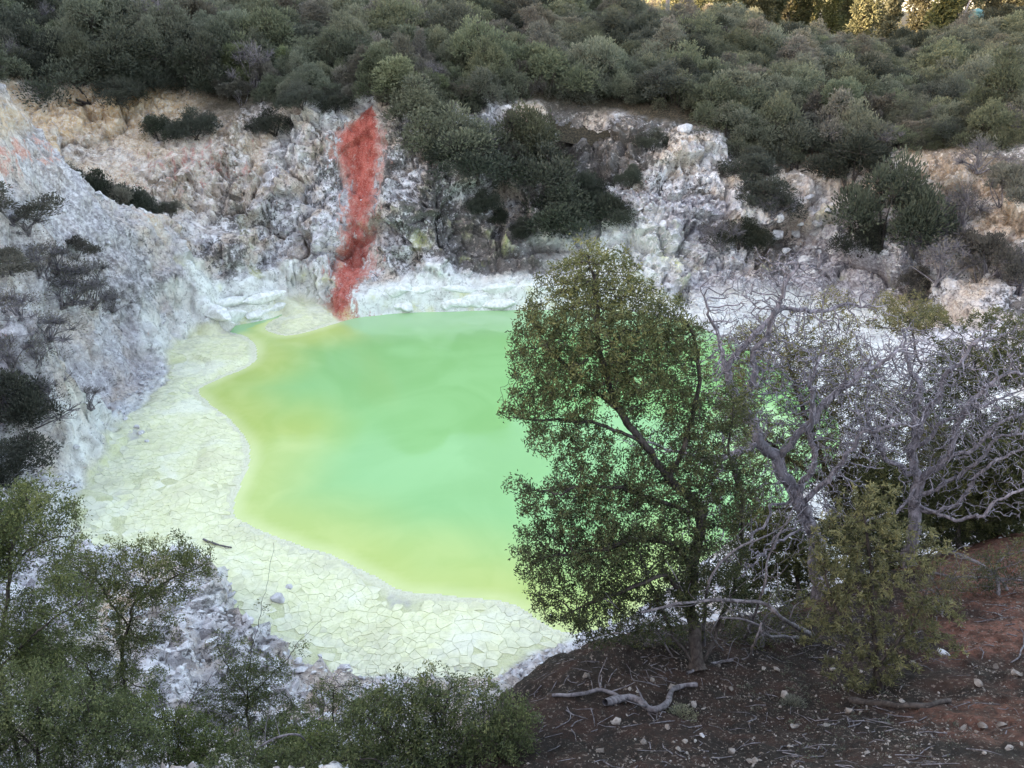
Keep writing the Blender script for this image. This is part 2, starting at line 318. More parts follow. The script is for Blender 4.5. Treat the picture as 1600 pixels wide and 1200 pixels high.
M_PEBBLE = rock_material('soil_pebble', (.10,.08,.07), (.36,.32,.30), (.05,.04,.035))
def bark_material(name, lo, hi):
    t = NT(name); P = t.n('ShaderNodeTexCoord').outputs['Object']; rnd = t.n('ShaderNodeObjectInfo').outputs['Random']
    mp = t.n('ShaderNodeMapping', i_Vector=P); mp.inputs['Scale'].default_value = (1, 1, .35)
    n2 = t.noise(mp.outputs[0], 14, 6, .6, .5); n3 = t.noise(P, 2.2, 4, .5)
    c = t.mix(t.ramp(n2, .35, .65), lo, hi); c = t.mix(t.math('MULTIPLY', t.ramp(n3, .4, .65), .5), c, lo)
    return t.out(t.princ(c, .9, t.bump(n2, .5, .02), .2))
M_BARK = bark_material('dark_bark', (.035,.028,.026), (.10,.083,.078))
M_DEADWOOD = bark_material('grey_dead_wood', (.11,.098,.112), (.36,.325,.37))
M_DRIFT = bark_material('weathered_branch', (.085,.075,.082), (.25,.225,.245))
M_TWIG = bark_material('grey_twig', (.10,.088,.098), (.27,.245,.265))
def leaf_material(name, cols, transl=.28, var=1.0):
    t = NT(name); rnd = t.n('ShaderNodeMapRange', i_Value=t.n('ShaderNodeObjectInfo').outputs['Random'], i_To_Min=.5-.5*var, i_To_Max=.5+.5*var).outputs[0]; a = t.attr('tint').outputs['Fac']
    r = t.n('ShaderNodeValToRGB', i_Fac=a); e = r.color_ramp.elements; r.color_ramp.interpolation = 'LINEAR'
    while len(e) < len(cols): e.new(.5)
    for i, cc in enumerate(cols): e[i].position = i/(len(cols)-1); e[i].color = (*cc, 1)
    h = t.n('ShaderNodeHueSaturation', i_Color=r.outputs[0]); t.set(h.inputs['Value'], t.ramp(rnd, 0, 1, .72, 1.3)); t.set(h.inputs['Hue'], t.n('ShaderNodeMapRange', i_Value=t.math('FRACT', t.math('MULTIPLY', rnd, 7.31)), i_To_Min=.4975-.0225*var, i_To_Max=.4975+.0225*var).outputs[0])
    t.set(h.inputs['Saturation'], t.n('ShaderNodeMapRange', i_Value=t.math('FRACT', t.math('MULTIPLY', rnd, 13.7)), i_To_Min=.95-.40*var, i_To_Max=.95+.05*var).outputs[0])
    d = t.princ(h.outputs[0], .55, None, .25); tr = t.n('ShaderNodeBsdfTranslucent', i_Color=h.outputs[0]).outputs[0]
    return t.out(t.n('ShaderNodeMixShader', i_0=transl, i_1=d, i_2=tr).outputs[0])
M_LEAF_SCRUB = leaf_material('scrub_leaf', [(.07,.08,.055), (.125,.135,.085), (.20,.205,.125)])
M_LEAF_BROWN = leaf_material('brownish_scrub_leaf', [(.085,.075,.062), (.145,.13,.10), (.22,.195,.145)])
M_LEAF_BRIGHT = leaf_material('light_scrub_leaf', [(.075,.09,.05), (.135,.15,.08), (.21,.22,.12)])
M_LEAF_DARK = leaf_material('dark_scrub_leaf', [(.035,.042,.03), (.065,.072,.05), (.11,.115,.078)])
M_LEAF_TREE = leaf_material('tree_leaf', [(.04,.05,.02), (.09,.10,.036), (.23,.22,.07)], var=.25)
M_LEAF_OLIVE = leaf_material('olive_leaf', [(.065,.062,.026), (.15,.135,.055), (.30,.25,.095)], var=.25)
M_LEAF_ROSETTE = leaf_material('rosette_leaf', [(.07,.072,.03), (.17,.165,.065), (.32,.29,.11)], var=.2)
M_LEAF_MANUKA = leaf_material('manuka_leaf', [(.045,.06,.02), (.11,.135,.042), (.25,.265,.085)], var=.35)
M_LEAF_FAR = leaf_material('far_tree_leaf', [(.05,.055,.022), (.10,.10,.04), (.18,.16,.06)])

# ------------------------------------------------------------------ object helpers
def tag(o, label=None, cat=None, group=None, kind=None):
    if label: o['label'] = label
    if cat: o['category'] = cat
    if group: o['group'] = group
    if kind: o['kind'] = kind
    return o
def mesh_np(name, V, F, mats, tint=None, smooth=False, colors=None, fmat=None):
    """F: array (n,3|4) or list of arrays with 3 or 4 columns"""
    me = bpy.data.meshes.new(name); V = np.asarray(V, np.float32)
    Fs = [f for f in (F if isinstance(F, list) else [F]) if len(f)]
    nl = sum(f.size for f in Fs); npoly = sum(len(f) for f in Fs)
    me.vertices.add(len(V)); me.vertices.foreach_set('co', V.ravel())
    me.loops.add(nl); me.polygons.add(npoly)
    me.loops.foreach_set('vertex_index', np.concatenate([f.ravel() for f in Fs]).astype(np.int32))
    tot = np.concatenate([np.full(len(f), f.shape[1]) for f in Fs]); st = np.r_[0, np.cumsum(tot)[:-1]]
    me.polygons.foreach_set('loop_start', st.astype(np.int32)); me.polygons.foreach_set('loop_total', tot.astype(np.int32))
    me.update(calc_edges=True)
    me.polygons.foreach_set('use_smooth', np.full(npoly, bool(smooth)))
    for m in (mats if isinstance(mats, (list, tuple)) else [mats]): me.materials.append(m)
    if fmat is not None: me.polygons.foreach_set('material_index', np.asarray(fmat, np.int32))
    if tint is not None:
        a = me.attributes.new('tint', 'FLOAT', 'POINT'); a.data.foreach_set('value', np.asarray(tint, np.float32))
    for k, c in (colors or {}).items():
        a = me.color_attributes.new(k, 'FLOAT_COLOR', 'POINT'); c4 = np.c_[c, np.ones(len(c))].astype(np.float32); a.data.foreach_set('color', c4.ravel())
    me.validate() if False else None
    return me
def link(name, me, parent=None, loc=None):
    o = bpy.data.objects.new(name, me); COL.objects.link(o)
    if parent is not None: o.parent = parent
    if loc is not None: o.location = loc
    return o
def empty(name, loc, rz=0.0, sc=1.0):
    o = bpy.data.objects.new(name, None); COL.objects.link(o); o.location = loc; o.rotation_euler = (0, 0, rz); o.scale = (sc,)*3 if not isinstance(sc, tuple) else sc
    o.empty_display_size = .2; return o
def copy_tree(o, parent=None):
    c = o.copy(); COL.objects.link(c); c.parent = parent
    for ch in o.children: copy_tree(ch, c)
    return c

# ------------------------------------------------------------------ terrain meshes
def px_scale(p): d = np.asarray(p)-np.array((0, 0, CAM_H)); return (d[1]*CP-d[2]*SP)/FPX
# the red streak: centre line and half width (metres) down the cliff
RED_L = np.array([list(atY(a, b, Y))+[w*.049] for a, b, Y, w in [(576,172,63.3,8),(572,190,62.7,34),(564,212,62,58),(562,235,61.5,60),(566,300,60,42),(560,370,58,36),(550,422,56.5,56),(542,440,55.6,26),(535,460,55.2,40),(542,482,54.7,60),(552,502,54.2,78)]])
RED_L = RED_L[np.argsort(RED_L[:, 2])]
def photo_of(V):
    """where ground points stand in the photograph (used to place minerals found there)"""
    d = V-np.array((0, 0, CAM_H)); f = d[:, 1]*CP-d[:, 2]*SP; f = np.maximum(f, .1); u = d[:, 1]*SP+d[:, 2]*CP
    return 800+FPX*d[:, 0]/f, 600-FPX*u/f
def region_blob(V, pts, rad):
    """soft blob mask round world points"""
    m = np.zeros(len(V))
    for p, r in zip(pts, rad): m = np.maximum(m, 1-np.sqrt(((V-p)**2).sum(1))/r)
    return np.clip(m, 0, 1)
def displace(gx, gy, fine):
    X, Y = np.meshgrid(gx, gy); Q = np.c_[X.ravel(), Y.ravel()]; ny, nx = X.shape
    z, d, typ, dm = height(Q)
    Z = z.reshape(ny, nx); dzy, dzx = np.gradient(Z, gy, gx); slope = np.hypot(dzx, dzy).ravel()
    N = np.c_[-dzx.ravel(), -dzy.ravel(), np.ones(len(Q))]; N /= np.linalg.norm(N, axis=1)[:, None]
    V = np.c_[Q, z]
    x, y = Q[:, 0], Q[:, 1]
    mud = sstep(.35, -.25, dm)*sstep(1.15, .75, z)
    ledge = sstep(.35, .7, typ)*sstep(3.2, 1.2, d)*(d > -.5)*sstep(40, 44, y)
    # soil bank zone: the rise at the near right
    bank = sstep(-.6, .9, x-(-1.6+.25*(y-6))+.5*perlin(np.c_[Q*.7, x*0], 71))*sstep(21, 17.5, y)*sstep(4.2, 6.5, z)
    leftz = sstep(-11, -14, x)*sstep(52, 50, y+.25*(x+20))*sstep(20, 24, y); nearz = sstep(24, 17, y)
    cliff = sstep(.45, 1.0, slope)*(1-mud)*(1-bank)*sstep(.4, 2.0, d)*(1-.85*ledge)*(1-.94*leftz)*(1-.80*nearz)*(1-.8*sstep(15, 12.5, y))
    rough = (1-mud)*sstep(.1, 1.2, d)
    low = np.ones(len(Q))*sstep(75, 66, y)
    P = V.copy()
    big = fbm(P*.22, 3, 5, ridged=True)*.9
    gul = fbm(np.c_[P[:, 0]*.55, P[:, 1]*.2, P[:, 2]*.12], 3, 9)
    _, crk0, fac0 = cells(np.c_[P[:, 0]*.24, P[:, 1]*.24, P[:, 2]*.30]+.4*np.stack([perlin(P*.4, 16), perlin(P*.4, 17), perlin(P*.4, 18)], 1), 20)
    f1, crk, fac = cells(np.c_[P[:, 0]*.62, P[:, 1]*.62, P[:, 2]*.8]+.35*np.stack([perlin(P*.8, 11), perlin(P*.8, 12), perlin(P*.8, 13)], 1), 21)
    _, crk2, fac2 = cells(P*1.75+.3*perlin(P*1.1, 14)[:, None], 22)
    n3 = fbm(P*1.3, 4, 31)
    dsp = low*cliff*(.5*big+.9*gul+1.25*fac0-.7*sstep(.10, 0, crk0)+.50*fac-.40*sstep(.12, 0, crk)+.20*fac2-.16*sstep(.12, 0, crk2)+.16*n3)*(1-.45*sstep(3.2, 1.4, np.abs(x+11.6))*(y > 52))
    dsp += rough*(1-cliff)*(1-bank)*low*(.16*n3+.12*fac2*sstep(.2, .5, slope)*(1-.6*leftz)+.08*fac*(1-.6*leftz))
    _, _, fac4 = cells(P*3.6, 25)
    dsp += rough*leftz*low*(.10*fac2+.06*fac4+.30*fbm(np.c_[P[:, 0]*.30+P[:, 1]*.1, P[:, 1]*.35, P[:, 2]*.25], 4, 33)+.16*fac-.12*sstep(.08, 0, crk))+rough*nearz*(1-bank)*(.14*fac2+.08*fac4)
    dsp += ledge*rough*(.30*fbm(P*np.array([.5, .5, 1.2]), 3, 41)+.16*fac-.15*sstep(.1, 0, crk))
    dsp += mud*.03*n3*sstep(0, .6, d)
    nb = fbm(P*2.2, 5, 51)
    dsp += bank*(.14*n3+.07*nb)
    if fine:
        _, ck, fc = cells(P*6.0, 23); _, ck3, fc3 = cells(P*2.6+.25*perlin(P*2, 15)[:, None], 24); dsp += (bank*.030+(1-bank)*rough*.05)*fc*sstep(14.4, 13.4, y)+sstep(14.4, 13.4, y)*(1-bank)*rough*(.09*fc3-.05*sstep(.12, 0, ck3))
    V = V+N*dsp[:, None]
    V[:, 2] = np.where((d > .05) & (d < 4), np.maximum(V[:, 2], .012+.02*np.clip(d, 0, 1)), V[:, 2])
    # ---- mineral masks
    wob = fbm(V*.6, 4, 81)
    def pd(a, b, Y, ax, ay):
        """distance on the wall from a mineral patch, in units of its local scale"""
        c = atY(a, b, Y); k = px_scale(c); return np.hypot((V[:, 0]-c[0])/k*ax, (V[:, 2]-c[2])/k*ay)
    farz = (y > 40); X_, Z_ = V[:, 0], V[:, 2]
    cx = np.interp(Z_, RED_L[:, 2], RED_L[:, 0]); hw = np.interp(Z_, RED_L[:, 2], RED_L[:, 3])
    red = np.where((y > 52) & (y < 66) & (Z_ < RED_L[-1, 2]+.2), sstep(1.25, .1, np.abs(X_-cx-.35*wob)/hw)*np.interp(Z_, [0, 3, 6, 9, 12], [.95, .86, .86, 1.0, 1.08]), 0)
    red = np.maximum(red, farz*.42*sstep(60, 15, pd(860, 215, 65, 1, 1.3))*(wob > .1))
    red = np.maximum(red, (y > 30)*(y < 48)*.46*sstep(60, 20, pd(45, 235, 43.5, .8, 1.4)+60*wob))
    red = np.maximum(red, (y > 50)*.40*sstep(75, 20, pd(300, 260, 58.5, .55, 1.5)+70*wob))
    och = (y > 50)*sstep(90, 20, pd(170, 165, 62.5, .42, 1.1)+60*wob)
    och = np.maximum(och, (y > 50)*sstep(60, 10, pd(260, 160, 64.5, .6, 1.5)))
    och = np.maximum(och, (y > 50)*.52*sstep(220, 40, pd(230, 230, 60.5, .8, 1.4)+110*wob))
    och = np.maximum(och, (y > 50)*.8*sstep(45, 10, pd(820, 185, 66.5, 1, 1.2)))
    och = np.maximum(och, (y > 40)*.45*sstep(130, 20, pd(1400, 270, 59.5, .45, 1.3)+70*wob))
    och = np.maximum(och, (y > 30)*(y < 48)*.6*sstep(50, 10, pd(15, 180, 43, .8, 1.0)))
    och = np.maximum(och, (y < 22)*(y > 14)*.7*sstep(70, 20, pd(170, 1000, 17, 1, 1)+50*wob)*(1-bank))
    wht = ledge*sstep(1.9+.8*wob, 1.0+.8*wob, d)
    wht = np.maximum(wht, sstep(1.6, .9, z)*sstep(16, 26, Q[:, 1])*(x > 8)*.8*sstep(0, .6, d))
    wht = np.maximum(wht, (x < -8)*sstep(1.8, -.2, dm-1.4*wob)*(1-mud)*(z < 4)*.85)
    wht = np.maximum(wht, (y > 48)*sstep(120, 30, pd(960, 390, 57.5, .8, 1.6)+60*wob)*.7)
    wht = np.maximum(wht, mud*sstep(.75, .3, d))
    sulf = ledge*sstep(1.3, .1, z+.7*wob)*.75*sstep(-.05, .3, wob+.1)
    sulf = np.maximum(sulf, (y > 50)*.6*sstep(.22, .42, fbm(V*.5+7, 3, 91))*sstep(.3, .8, slope)*sstep(8, 3, z))
    lich = np.clip(.48+1.2*fbm(V*.16, 3, 95)+.4*wob, .05, 1)*np.where(y > 40, 1, .75)
    lich = np.clip(lich+.35*sstep(60, 64, y)*sstep(0, 7.5, x), 0, 1)*(1-.8*ledge*sstep(2, 1, d)); lich = np.clip(lich+.45*sstep(1.3, 2.0, d)*sstep(5.5, 3.5, d)*(y > 50)*(x < 3.8)*sstep(-12, -9, x), 0, 1)
    litter = sstep(61, 64, y-.0*x)*sstep(.75, .45, slope)*sstep(9, 10.5, z)
    litter = np.maximum(litter, sstep(-42, -46, x)); litter = np.maximum(litter, sstep(70, 73, y)); litter = np.maximum(litter, sstep(46, 50, x))
    scree = sstep(.25, .5, fbm(V*.12+3, 3, 97)+.55*((x < -12) & (y < 50))+.45*((x > 8) & (y > 52) & (z < 7)))*(1-ledge)
    sc2 = np.clip(.60+1.3*fbm(V*.22+11, 4, 98), .1, 1); scree = np.maximum(scree*(1-leftz), leftz*sc2)*(1-wht*.8)
    masks = {'mask_a': np.c_[red, och, wht], 'mask_b': np.c_[lich, mud, bank], 'mask_c': np.c_[litter, scree, sulf]}
    return V, masks, dict(d=d, dm=dm, mud=mud, bank=bank, ledge=ledge, red=red, slope=slope, z=z, nx=nx, ny=ny)
def grid_faces(nx, ny):
    i = np.arange(ny-1)[:, None]*nx+np.arange(nx-1)[None]; i = i.ravel(); return np.c_[i, i+1, i+nx+1, i+nx]
def sub_object(name, V, masks, F, parent=None, kind='structure', label=None, cat=None, smooth=True):
    if not len(F): return None
    u, inv = np.unique(F, return_inverse=True); F2 = inv.reshape(F.shape)
    me = mesh_np(name, V[u], F2, M_GROUND, smooth=smooth, colors={k: m[u] for k, m in masks.items()})
    o = link(name, me, parent); tag(o, label, cat)
    if parent is None: o['kind'] = kind
    return o
BV_V, BV_F = [], []
def keep_bvh(V, F, step=1):
    off = sum(len(v) for v in BV_V); BV_V.append(V); BV_F.append(F+off)
# middle ground: the crater
gx = np.arange(-48, 50.01, .14); gy = np.concatenate([np.arange(14.02, 40, .12), np.arange(40, 72.01, .115)])
Vm, Mm, Im = displace(gx, gy, False); Fm = grid_faces(Im['nx'], Im['ny'])
fc = lambda a: a[Fm].mean(1)
dF, zF = fc(Im['d']), fc(Vm[:, 2]); cen = np.stack([fc(Vm[:, k]) for k in range(3)], 1)
keep = dF > -1.0; Fk = Fm[keep]; cen = cen[keep]; dF = dF[keep]; zF = zF[keep]
g = lambda k: Im[k][Fk].mean(1)
lab = np.zeros(len(Fk), int)                      # 0 cliff
lab[(cen[:, 0] < -11) & (cen[:, 1] < 51-.25*(cen[:, 0]+20)) & (cen[:, 1] > 24)] = 1   # scree slope and spur
lab[(cen[:, 1] <= 24)] = 2                        # near slope
lab[(cen[:, 0] > 4) & (zF < 1.9) & (cen[:, 1] > 16)] = 3  # shore flat
lab[(g('mud') > .5) | (dF < .02)] = 4             # mudflat
lab[(cen[:, 1] > 63.5) & (g('slope') < .6) & (zF > 9)] = 5  # scrub hillside
lab[(g('ledge') > .55) & (dF > .02)] = 6
lab[(g('red') > .42) & (lab != 4) & (cen[:, 0] > -20) & (cen[:, 0] < -7)] = 7
cliff_o = sub_object('crater_cliff', Vm, Mm, Fk[lab == 0], smooth=False)
sub_object('scree_slope', Vm, Mm, Fk[lab == 1]); sub_object('near_slope', Vm, Mm, Fk[lab == 2], smooth=False); sub_object('shore_flat', Vm, Mm, Fk[lab == 3])
mud_o = sub_object('mudflat', Vm, Mm, Fk[lab == 4]); sub_object('scrub_hillside', Vm, Mm, Fk[lab == 5])
sub_object('shore_ledge', Vm, Mm, Fk[lab == 6], cliff_o, label='white crusted ledge along the far waterline')
sub_object('mineral_streak', Vm, Mm, Fk[lab == 7], cliff_o, label='rust red mineral streak running down the pale cliff')
keep_bvh(Vm, Fk)
# near ground
gxn = np.arange(-14, 17.01, .06); gyn = np.arange(1.6, 14.501, .06)
Vn, Mn, In = displace(gxn, gyn, True); Fn = grid_faces(In['nx'], In['ny']); bk = In['bank'][Fn].mean(1) > .5
sub_object('soil_bank', Vn, Mn, Fn[bk]); sub_object('lookout_slope', Vn, Mn, Fn[~bk]); keep_bvh(Vn, Fn)
# outer land
gxo = np.arange(-150, 190.1, 2.0); gyo = np.arange(-110, 300.1, 2.0)
X, Y = np.meshgrid(gxo, gyo); Qo = np.c_[X.ravel(), Y.ravel()]; zo = tps(Qo)+.5*fbm(np.c_[Qo*.08, Qo[:, 0]*0], 3, 5)
zo = np.clip(zo, 4, 60)
ins = ((Qo[:, 0] > -47) & (Qo[:, 0] < 49) & (Qo[:, 1] > 15) & (Qo[:, 1] < 71)) | ((Qo[:, 0] > -13) & (Qo[:, 0] < 16) & (Qo[:, 1] > 2.4) & (Qo[:, 1] <= 16))
zo = np.where(ins, zo-.8, zo); Vo = np.c_[Qo, zo]; Fo = grid_faces(len(gxo), len(gyo))
inner = ((Qo[:, 0] > -44) & (Qo[:, 0] < 46) & (Qo[:, 1] > 16) & (Qo[:, 1] < 68)) | ((Qo[:, 0] > -11) & (Qo[:, 0] < 14) & (Qo[:, 1] > 4.0) & (Qo[:, 1] <= 19))
Fo = Fo[~inner[Fo].all(1)]; zero = np.zeros(len(Qo)); one = zero+1
sub_object('land', Vo, {'mask_a': np.c_[zero, zero, zero], 'mask_b': np.c_[zero, zero, zero], 'mask_c': np.c_[one, zero, zero]}, Fo)
# horizon sheet under everything
me = mesh_np('plain', np.array([(-1500,-1500,3),(1500,-1500,3),(1500,1500,3),(-1500,1500,3)], float)*np.array((1,1,1)), np.array([[0,1,2,3]]), M_GROUND, colors={'mask_a': np.zeros((4,3)), 'mask_b': np.zeros((4,3)), 'mask_c': np.tile([1.,0,0], (4,1))})
# the plain stops short of the crater: a ring of four sheets
def ring(name, x0, x1, y0, y1, R=1500., z=9.0):
    v = np.array([(-R,-R,z),(R,-R,z),(R,R,z),(-R,R,z),(x0,y0,z),(x1,y0,z),(x1,y1,z),(x0,y1,z)], float)
    f = np.array([(0,1,5,4),(1,2,6,5),(2,3,7,6),(3,0,4,7)])
    m = mesh_np(name, v, f, M_GROUND, colors={'mask_a': np.zeros((8,3)), 'mask_b': np.zeros((8,3)), 'mask_c': np.tile([1.,0,0], (8,1))})
    o = link(name, m); o['kind'] = 'structure'
bpy.data.meshes.remove(me)
ring('distant_land', -145, 185, -105, 295)
keep_bvh(Vo, Fo)
BVH = BVHTree.FromPolygons(np.concatenate(BV_V).tolist(), np.concatenate(BV_F).tolist())
def hit(px, py):
    """where the line of sight through a photo position meets the ground"""
    d = Vector(ray(px, py)).normalized(); h = BVH.ray_cast(Vector((0, 0, CAM_H)), d)
    return np.array(h[0]) if h[0] is not None else None
def ground(x, y):
    h = BVH.ray_cast(Vector((x, y, 90)), Vector((0, 0, -1))); return h[0].z if h[0] is not None else 0.0
print('terrain', round(time.time()-T0, 1))

# ------------------------------------------------------------------ pool water
wx = np.arange(SHORE[:, 0].min()-2, SHORE[:, 0].max()+2, .3); wy = np.arange(SHORE[:, 1].min()-2, SHORE[:, 1].max()+2, .3)
X, Y = np.meshgrid(wx, wy); Qw = np.c_[X.ravel(), Y.ravel()]; sdw, tw = polysd(Qw, SHORE, SHORE_T)
Vw = np.c_[Qw, np.zeros(len(Qw))]; Fw = grid_faces(len(wx), len(wy)); Fw = Fw[(sdw[Fw] < .75).any(1)]
soft = sstep(.6, .1, tw)
yel = soft*sstep(-6.5, .2, sdw); yel = np.maximum(yel, .9*sstep(4.6, .3, np.hypot((Qw[:, 0]-atZ(430, 690, 0)[0])*.8, (Qw[:, 1]-atZ(430, 690, 0)[1])*.55)))
yel = np.maximum(yel, .8*sstep(7.2, 1.4, np.hypot((Qw[:, 0]-atZ(560, 900, 0)[0])*.55, (Qw[:, 1]-atZ(560, 900, 0)[1])*1.15)))
yel *= sstep(11.5, 4, Qw[:, 0]); pale = sstep(-7, -.5, sdw)*sstep(46, 52, Qw[:, 1])
edge = soft*sstep(-.75, .05, sdw)*.6*sstep(10, 5, Qw[:, 0])
u, inv = np.unique(Fw, return_inverse=True)
water = link('pool_water', mesh_np('pool_water', Vw[u], inv.reshape(Fw.shape), M_WATER, smooth=True, colors={'tint': np.c_[yel, pale, edge][u]}))
tag(water, 'milky green pool with yellow margins in the crater', None, kind='structure')
# ------------------------------------------------------------------ cracked mud plates
rng = np.random.RandomState(7)
def mud_plates():
    lo, hi = np.minimum(MUD.min(0), LOBE.min(0))-1, np.maximum(MUD.max(0), LOBE.max(0))+1; pts = []
    sp = .25
    for gxx in np.arange(lo[0], hi[0], sp):
        for gyy in np.arange(lo[1], hi[1], sp):
            pts.append((gxx+rng.uniform(-.5, .5)*sp, gyy+rng.uniform(-.5, .5)*sp))
    pts = np.array(pts); dn = fbm(np.c_[pts*.35, pts[:, :1]*0], 3, 200)+.35*perlin(np.c_[pts*1.3, pts[:, :1]*0], 203); pts = pts[rng.rand(len(pts)) < np.clip(.68+1.6*dn, .22, 1)]
    pad = polysd(pts, SHORE); inside = np.minimum(polysd(pts, MUD), polysd(pts, LOBE))
    m = (inside < .9) & (pad > -.5); pts = pts[m]; pad = pad[m]
    _, _, _, dmm = height(pts)
    vv, ee, ff, *_ = delaunay_2d_cdt([Vector(p) for p in pts], [], [], 0, 1e-6)
    vv = np.array([(v.x, v.y) for v in vv]); tri = np.array(ff)
    A, B, C = vv[tri[:, 0]], vv[tri[:, 1]], vv[tri[:, 2]]
    D = 2*(A[:, 0]*(B[:, 1]-C[:, 1])+B[:, 0]*(C[:, 1]-A[:, 1])+C[:, 0]*(A[:, 1]-B[:, 1])); a2, b2, c2 = (A**2).sum(1), (B**2).sum(1), (C**2).sum(1)
    U = np.c_[(a2*(B[:, 1]-C[:, 1])+b2*(C[:, 1]-A[:, 1])+c2*(A[:, 1]-B[:, 1]))/D, (a2*(C[:, 0]-B[:, 0])+b2*(A[:, 0]-C[:, 0])+c2*(B[:, 0]-A[:, 0]))/D]
    inc = {}
    for ti, t in enumerate(tri):
        for v in t: inc.setdefault(int(v), []).append(ti)
    P = []
    for v, ts in inc.items():
        if len(ts) < 4: continue
        c = U[ts]; ct = c.mean(0)
        if np.abs(c-vv[v]).max() > .75: continue
        c = c[np.argsort(np.arctan2(c[:, 1]-ct[1], c[:, 0]-ct[0]))]; P.append((ct, c))
    cts = np.array([p[0] for p in P]); _, dd, _, dm2 = height(cts)
    soft = fbm(np.c_[cts*.28, cts[:, :1]*0+4], 3, 210)
    out = []
    for (ct, c), d_, m_, s_ in zip(P, dd, dm2, soft):
        if d_ < .32+.9*max(0., s_) or m_ > -.05-.5*max(0., -s_) or s_+rng.normal(0, .05) > .30 or ground(*ct) > .75: continue
        zz_ = [ground(*p_) for p_ in c]
        if max(zz_)-min(zz_) > .16: continue
        c = np.stack([c, .5*(c+np.roll(c, -1, 0))], 1).reshape(-1, 2); q3 = np.c_[c*8, c[:, :1]*0]; c = c+.05*np.stack([perlin(q3, 215), perlin(q3, 216)], 1)
        out.append((ct, c, d_, m_))
    return out
plates = mud_plates()
def plate_geo(ct, c, margin, h):
    n = len(c); r = np.linalg.norm(c-ct, axis=1, keepdims=True); e = (c-ct)/np.maximum(r, 1e-6)
    # cut the corners a little, keep the gap
    top = ct+e*np.maximum(r-margin, .02); mid = ct+e*np.maximum(r-margin*.35, .04)
    z = np.array([ground(*p) for p in top]); zc = ground(*ct)
    V = np.concatenate([np.c_[mid, z-.05], np.c_[top, z+h*(.85+.3*rng.rand(n))], [[ct[0], ct[1], zc+h*.8]]])
    i = np.arange(n); j = (i+1) % n
    Q = np.c_[i, j, j+n, i+n]; Tr = np.c_[i+n, j+n, np.full(n, 2*n)]
    return V, Q, Tr
cand = []
for k, (ct, c, d_, m_) in enumerate(plates):
    p = np.array((ct[0], ct[1], .35)); q = photo_of(p[None]); x_, y_ = q[0][0], q[1][0]; dist = np.linalg.norm(p-np.array((0, 0, CAM_H)))
    s = .5*abs(np.dot(c[:, 0], np.roll(c[:, 1], -1))-np.dot(c[:, 1], np.roll(c[:, 0], -1)))
    vis = (40 < x_ < 1000) and (y_ < 1050) and not (x_ < 340 and y_ > 820) and not (x_ > 780 and y_ > 900)
    cand.append((s*(20/dist)**3*(1 if vis else .01), k))
big = set(k for _, k in sorted(cand, reverse=True)[:298])
JV, JQ, JT, JTi, off = [], [], [], [], 0
for k, (ct, c, d_, m_) in enumerate(plates):
    mar = .004+.010*rng.rand()**2; h = .012+.018*rng.rand(); V, Q, Tr = plate_geo(ct, c, mar, h); tint = np.full(len(V), np.clip(.35*rng.rand()**2+.75*sstep(-2.6, -.2, m_+rng.normal(0, .4)), 0, 1))
    if k in big:
        o0 = np.array((ct[0], ct[1], V[-1, 2])); link('mud_plate', mesh_np('mud_plate', V-o0, [Q, Tr], M_MUD, tint=tint), mud_o, o0)
    else:
        JV.append(V); JQ.append(Q+off); JT.append(Tr+off); JTi.append(tint); off += len(V)
o = link('mud_crust', mesh_np('mud_crust', np.concatenate(JV), [np.concatenate(JQ), np.concatenate(JT)], M_MUD, tint=np.concatenate(JTi)), mud_o); o['kind'] = 'stuff'
print('plates', len(plates), round(time.time()-T0, 1))

# ------------------------------------------------------------------ stones
def rock_variant(seed, n=14, flat=.7):
    r = np.random.RandomState(seed); bm = bmesh.new()
    for _ in range(n):
        v = r.normal(size=3); v /= np.linalg.norm(v); v *= r.uniform(.8, 1.05); v[2] *= flat; v[0] *= 1.2
        bm.verts.new(v*.5)
    res = bmesh.ops.convex_hull(bm, input=bm.verts)
    bmesh.ops.delete(bm, geom=[g for g in set(res['geom_interior']+res['geom_unused']) if isinstance(g, bmesh.types.BMVert)], context='VERTS')
    bm.verts.index_update(); V = np.array([v.co[:] for v in bm.verts]); F = np.array([[v.index for v in f.verts] for f in bm.faces if len(f.verts) == 3]); bm.free()
    return V, F
ROCKS = [rock_variant(100+i, 12+i % 4, .55+.07*(i % 5)) for i in range(10)]
def big_rock(seed):
    """a larger boulder: hull with bevelled, broken edges"""
    r = np.random.RandomState(seed); V, F = rock_variant(seed, 18, .75); bm = bmesh.new()
    vs = [bm.verts.new(v) for v in V]; [bm.faces.new([vs[i] for i in f]) for f in F]
    bmesh.ops.recalc_face_normals(bm, faces=bm.faces)
    bmesh.ops.bevel(bm, geom=list(bm.edges), offset=.035, segments=1, affect='EDGES')
    bmesh.ops.triangulate(bm, faces=bm.faces); bm.verts.index_update()
    V = np.array([v.co[:] for v in bm.verts]); F = np.array([[v.index for v in f.verts] for f in bm.faces]); bm.free()
    V += .03*np.stack([perlin(V*3+seed, 1), perlin(V*3+seed, 2), perlin(V*3+seed, 3)], 1)
    return V, F
BIG = [mesh_np('boulder', *big_rock(300+i), M_ROCK, tint=None) for i in range(8)]
def boulder(px, py, size_px, label, group=None, name='boulder', cat='boulder', mats=None, meshes=BIG, sink=.2):
    p = hit(px, py)
    if p is None: return
    s = size_px*px_scale(p); o = link(name, meshes[rng.randint(len(meshes))], None, (p[0], p[1], p[2]+s*(.28-sink)))
    o.scale = (s*rng.uniform(.9, 1.15), s*rng.uniform(.85, 1.1), s*rng.uniform(.8, 1.05)); o.rotation_euler = (rng.uniform(-.4, .4), rng.uniform(-.4, .4), rng.uniform(0, 6.3))
    tag(o, label, cat, group); return o
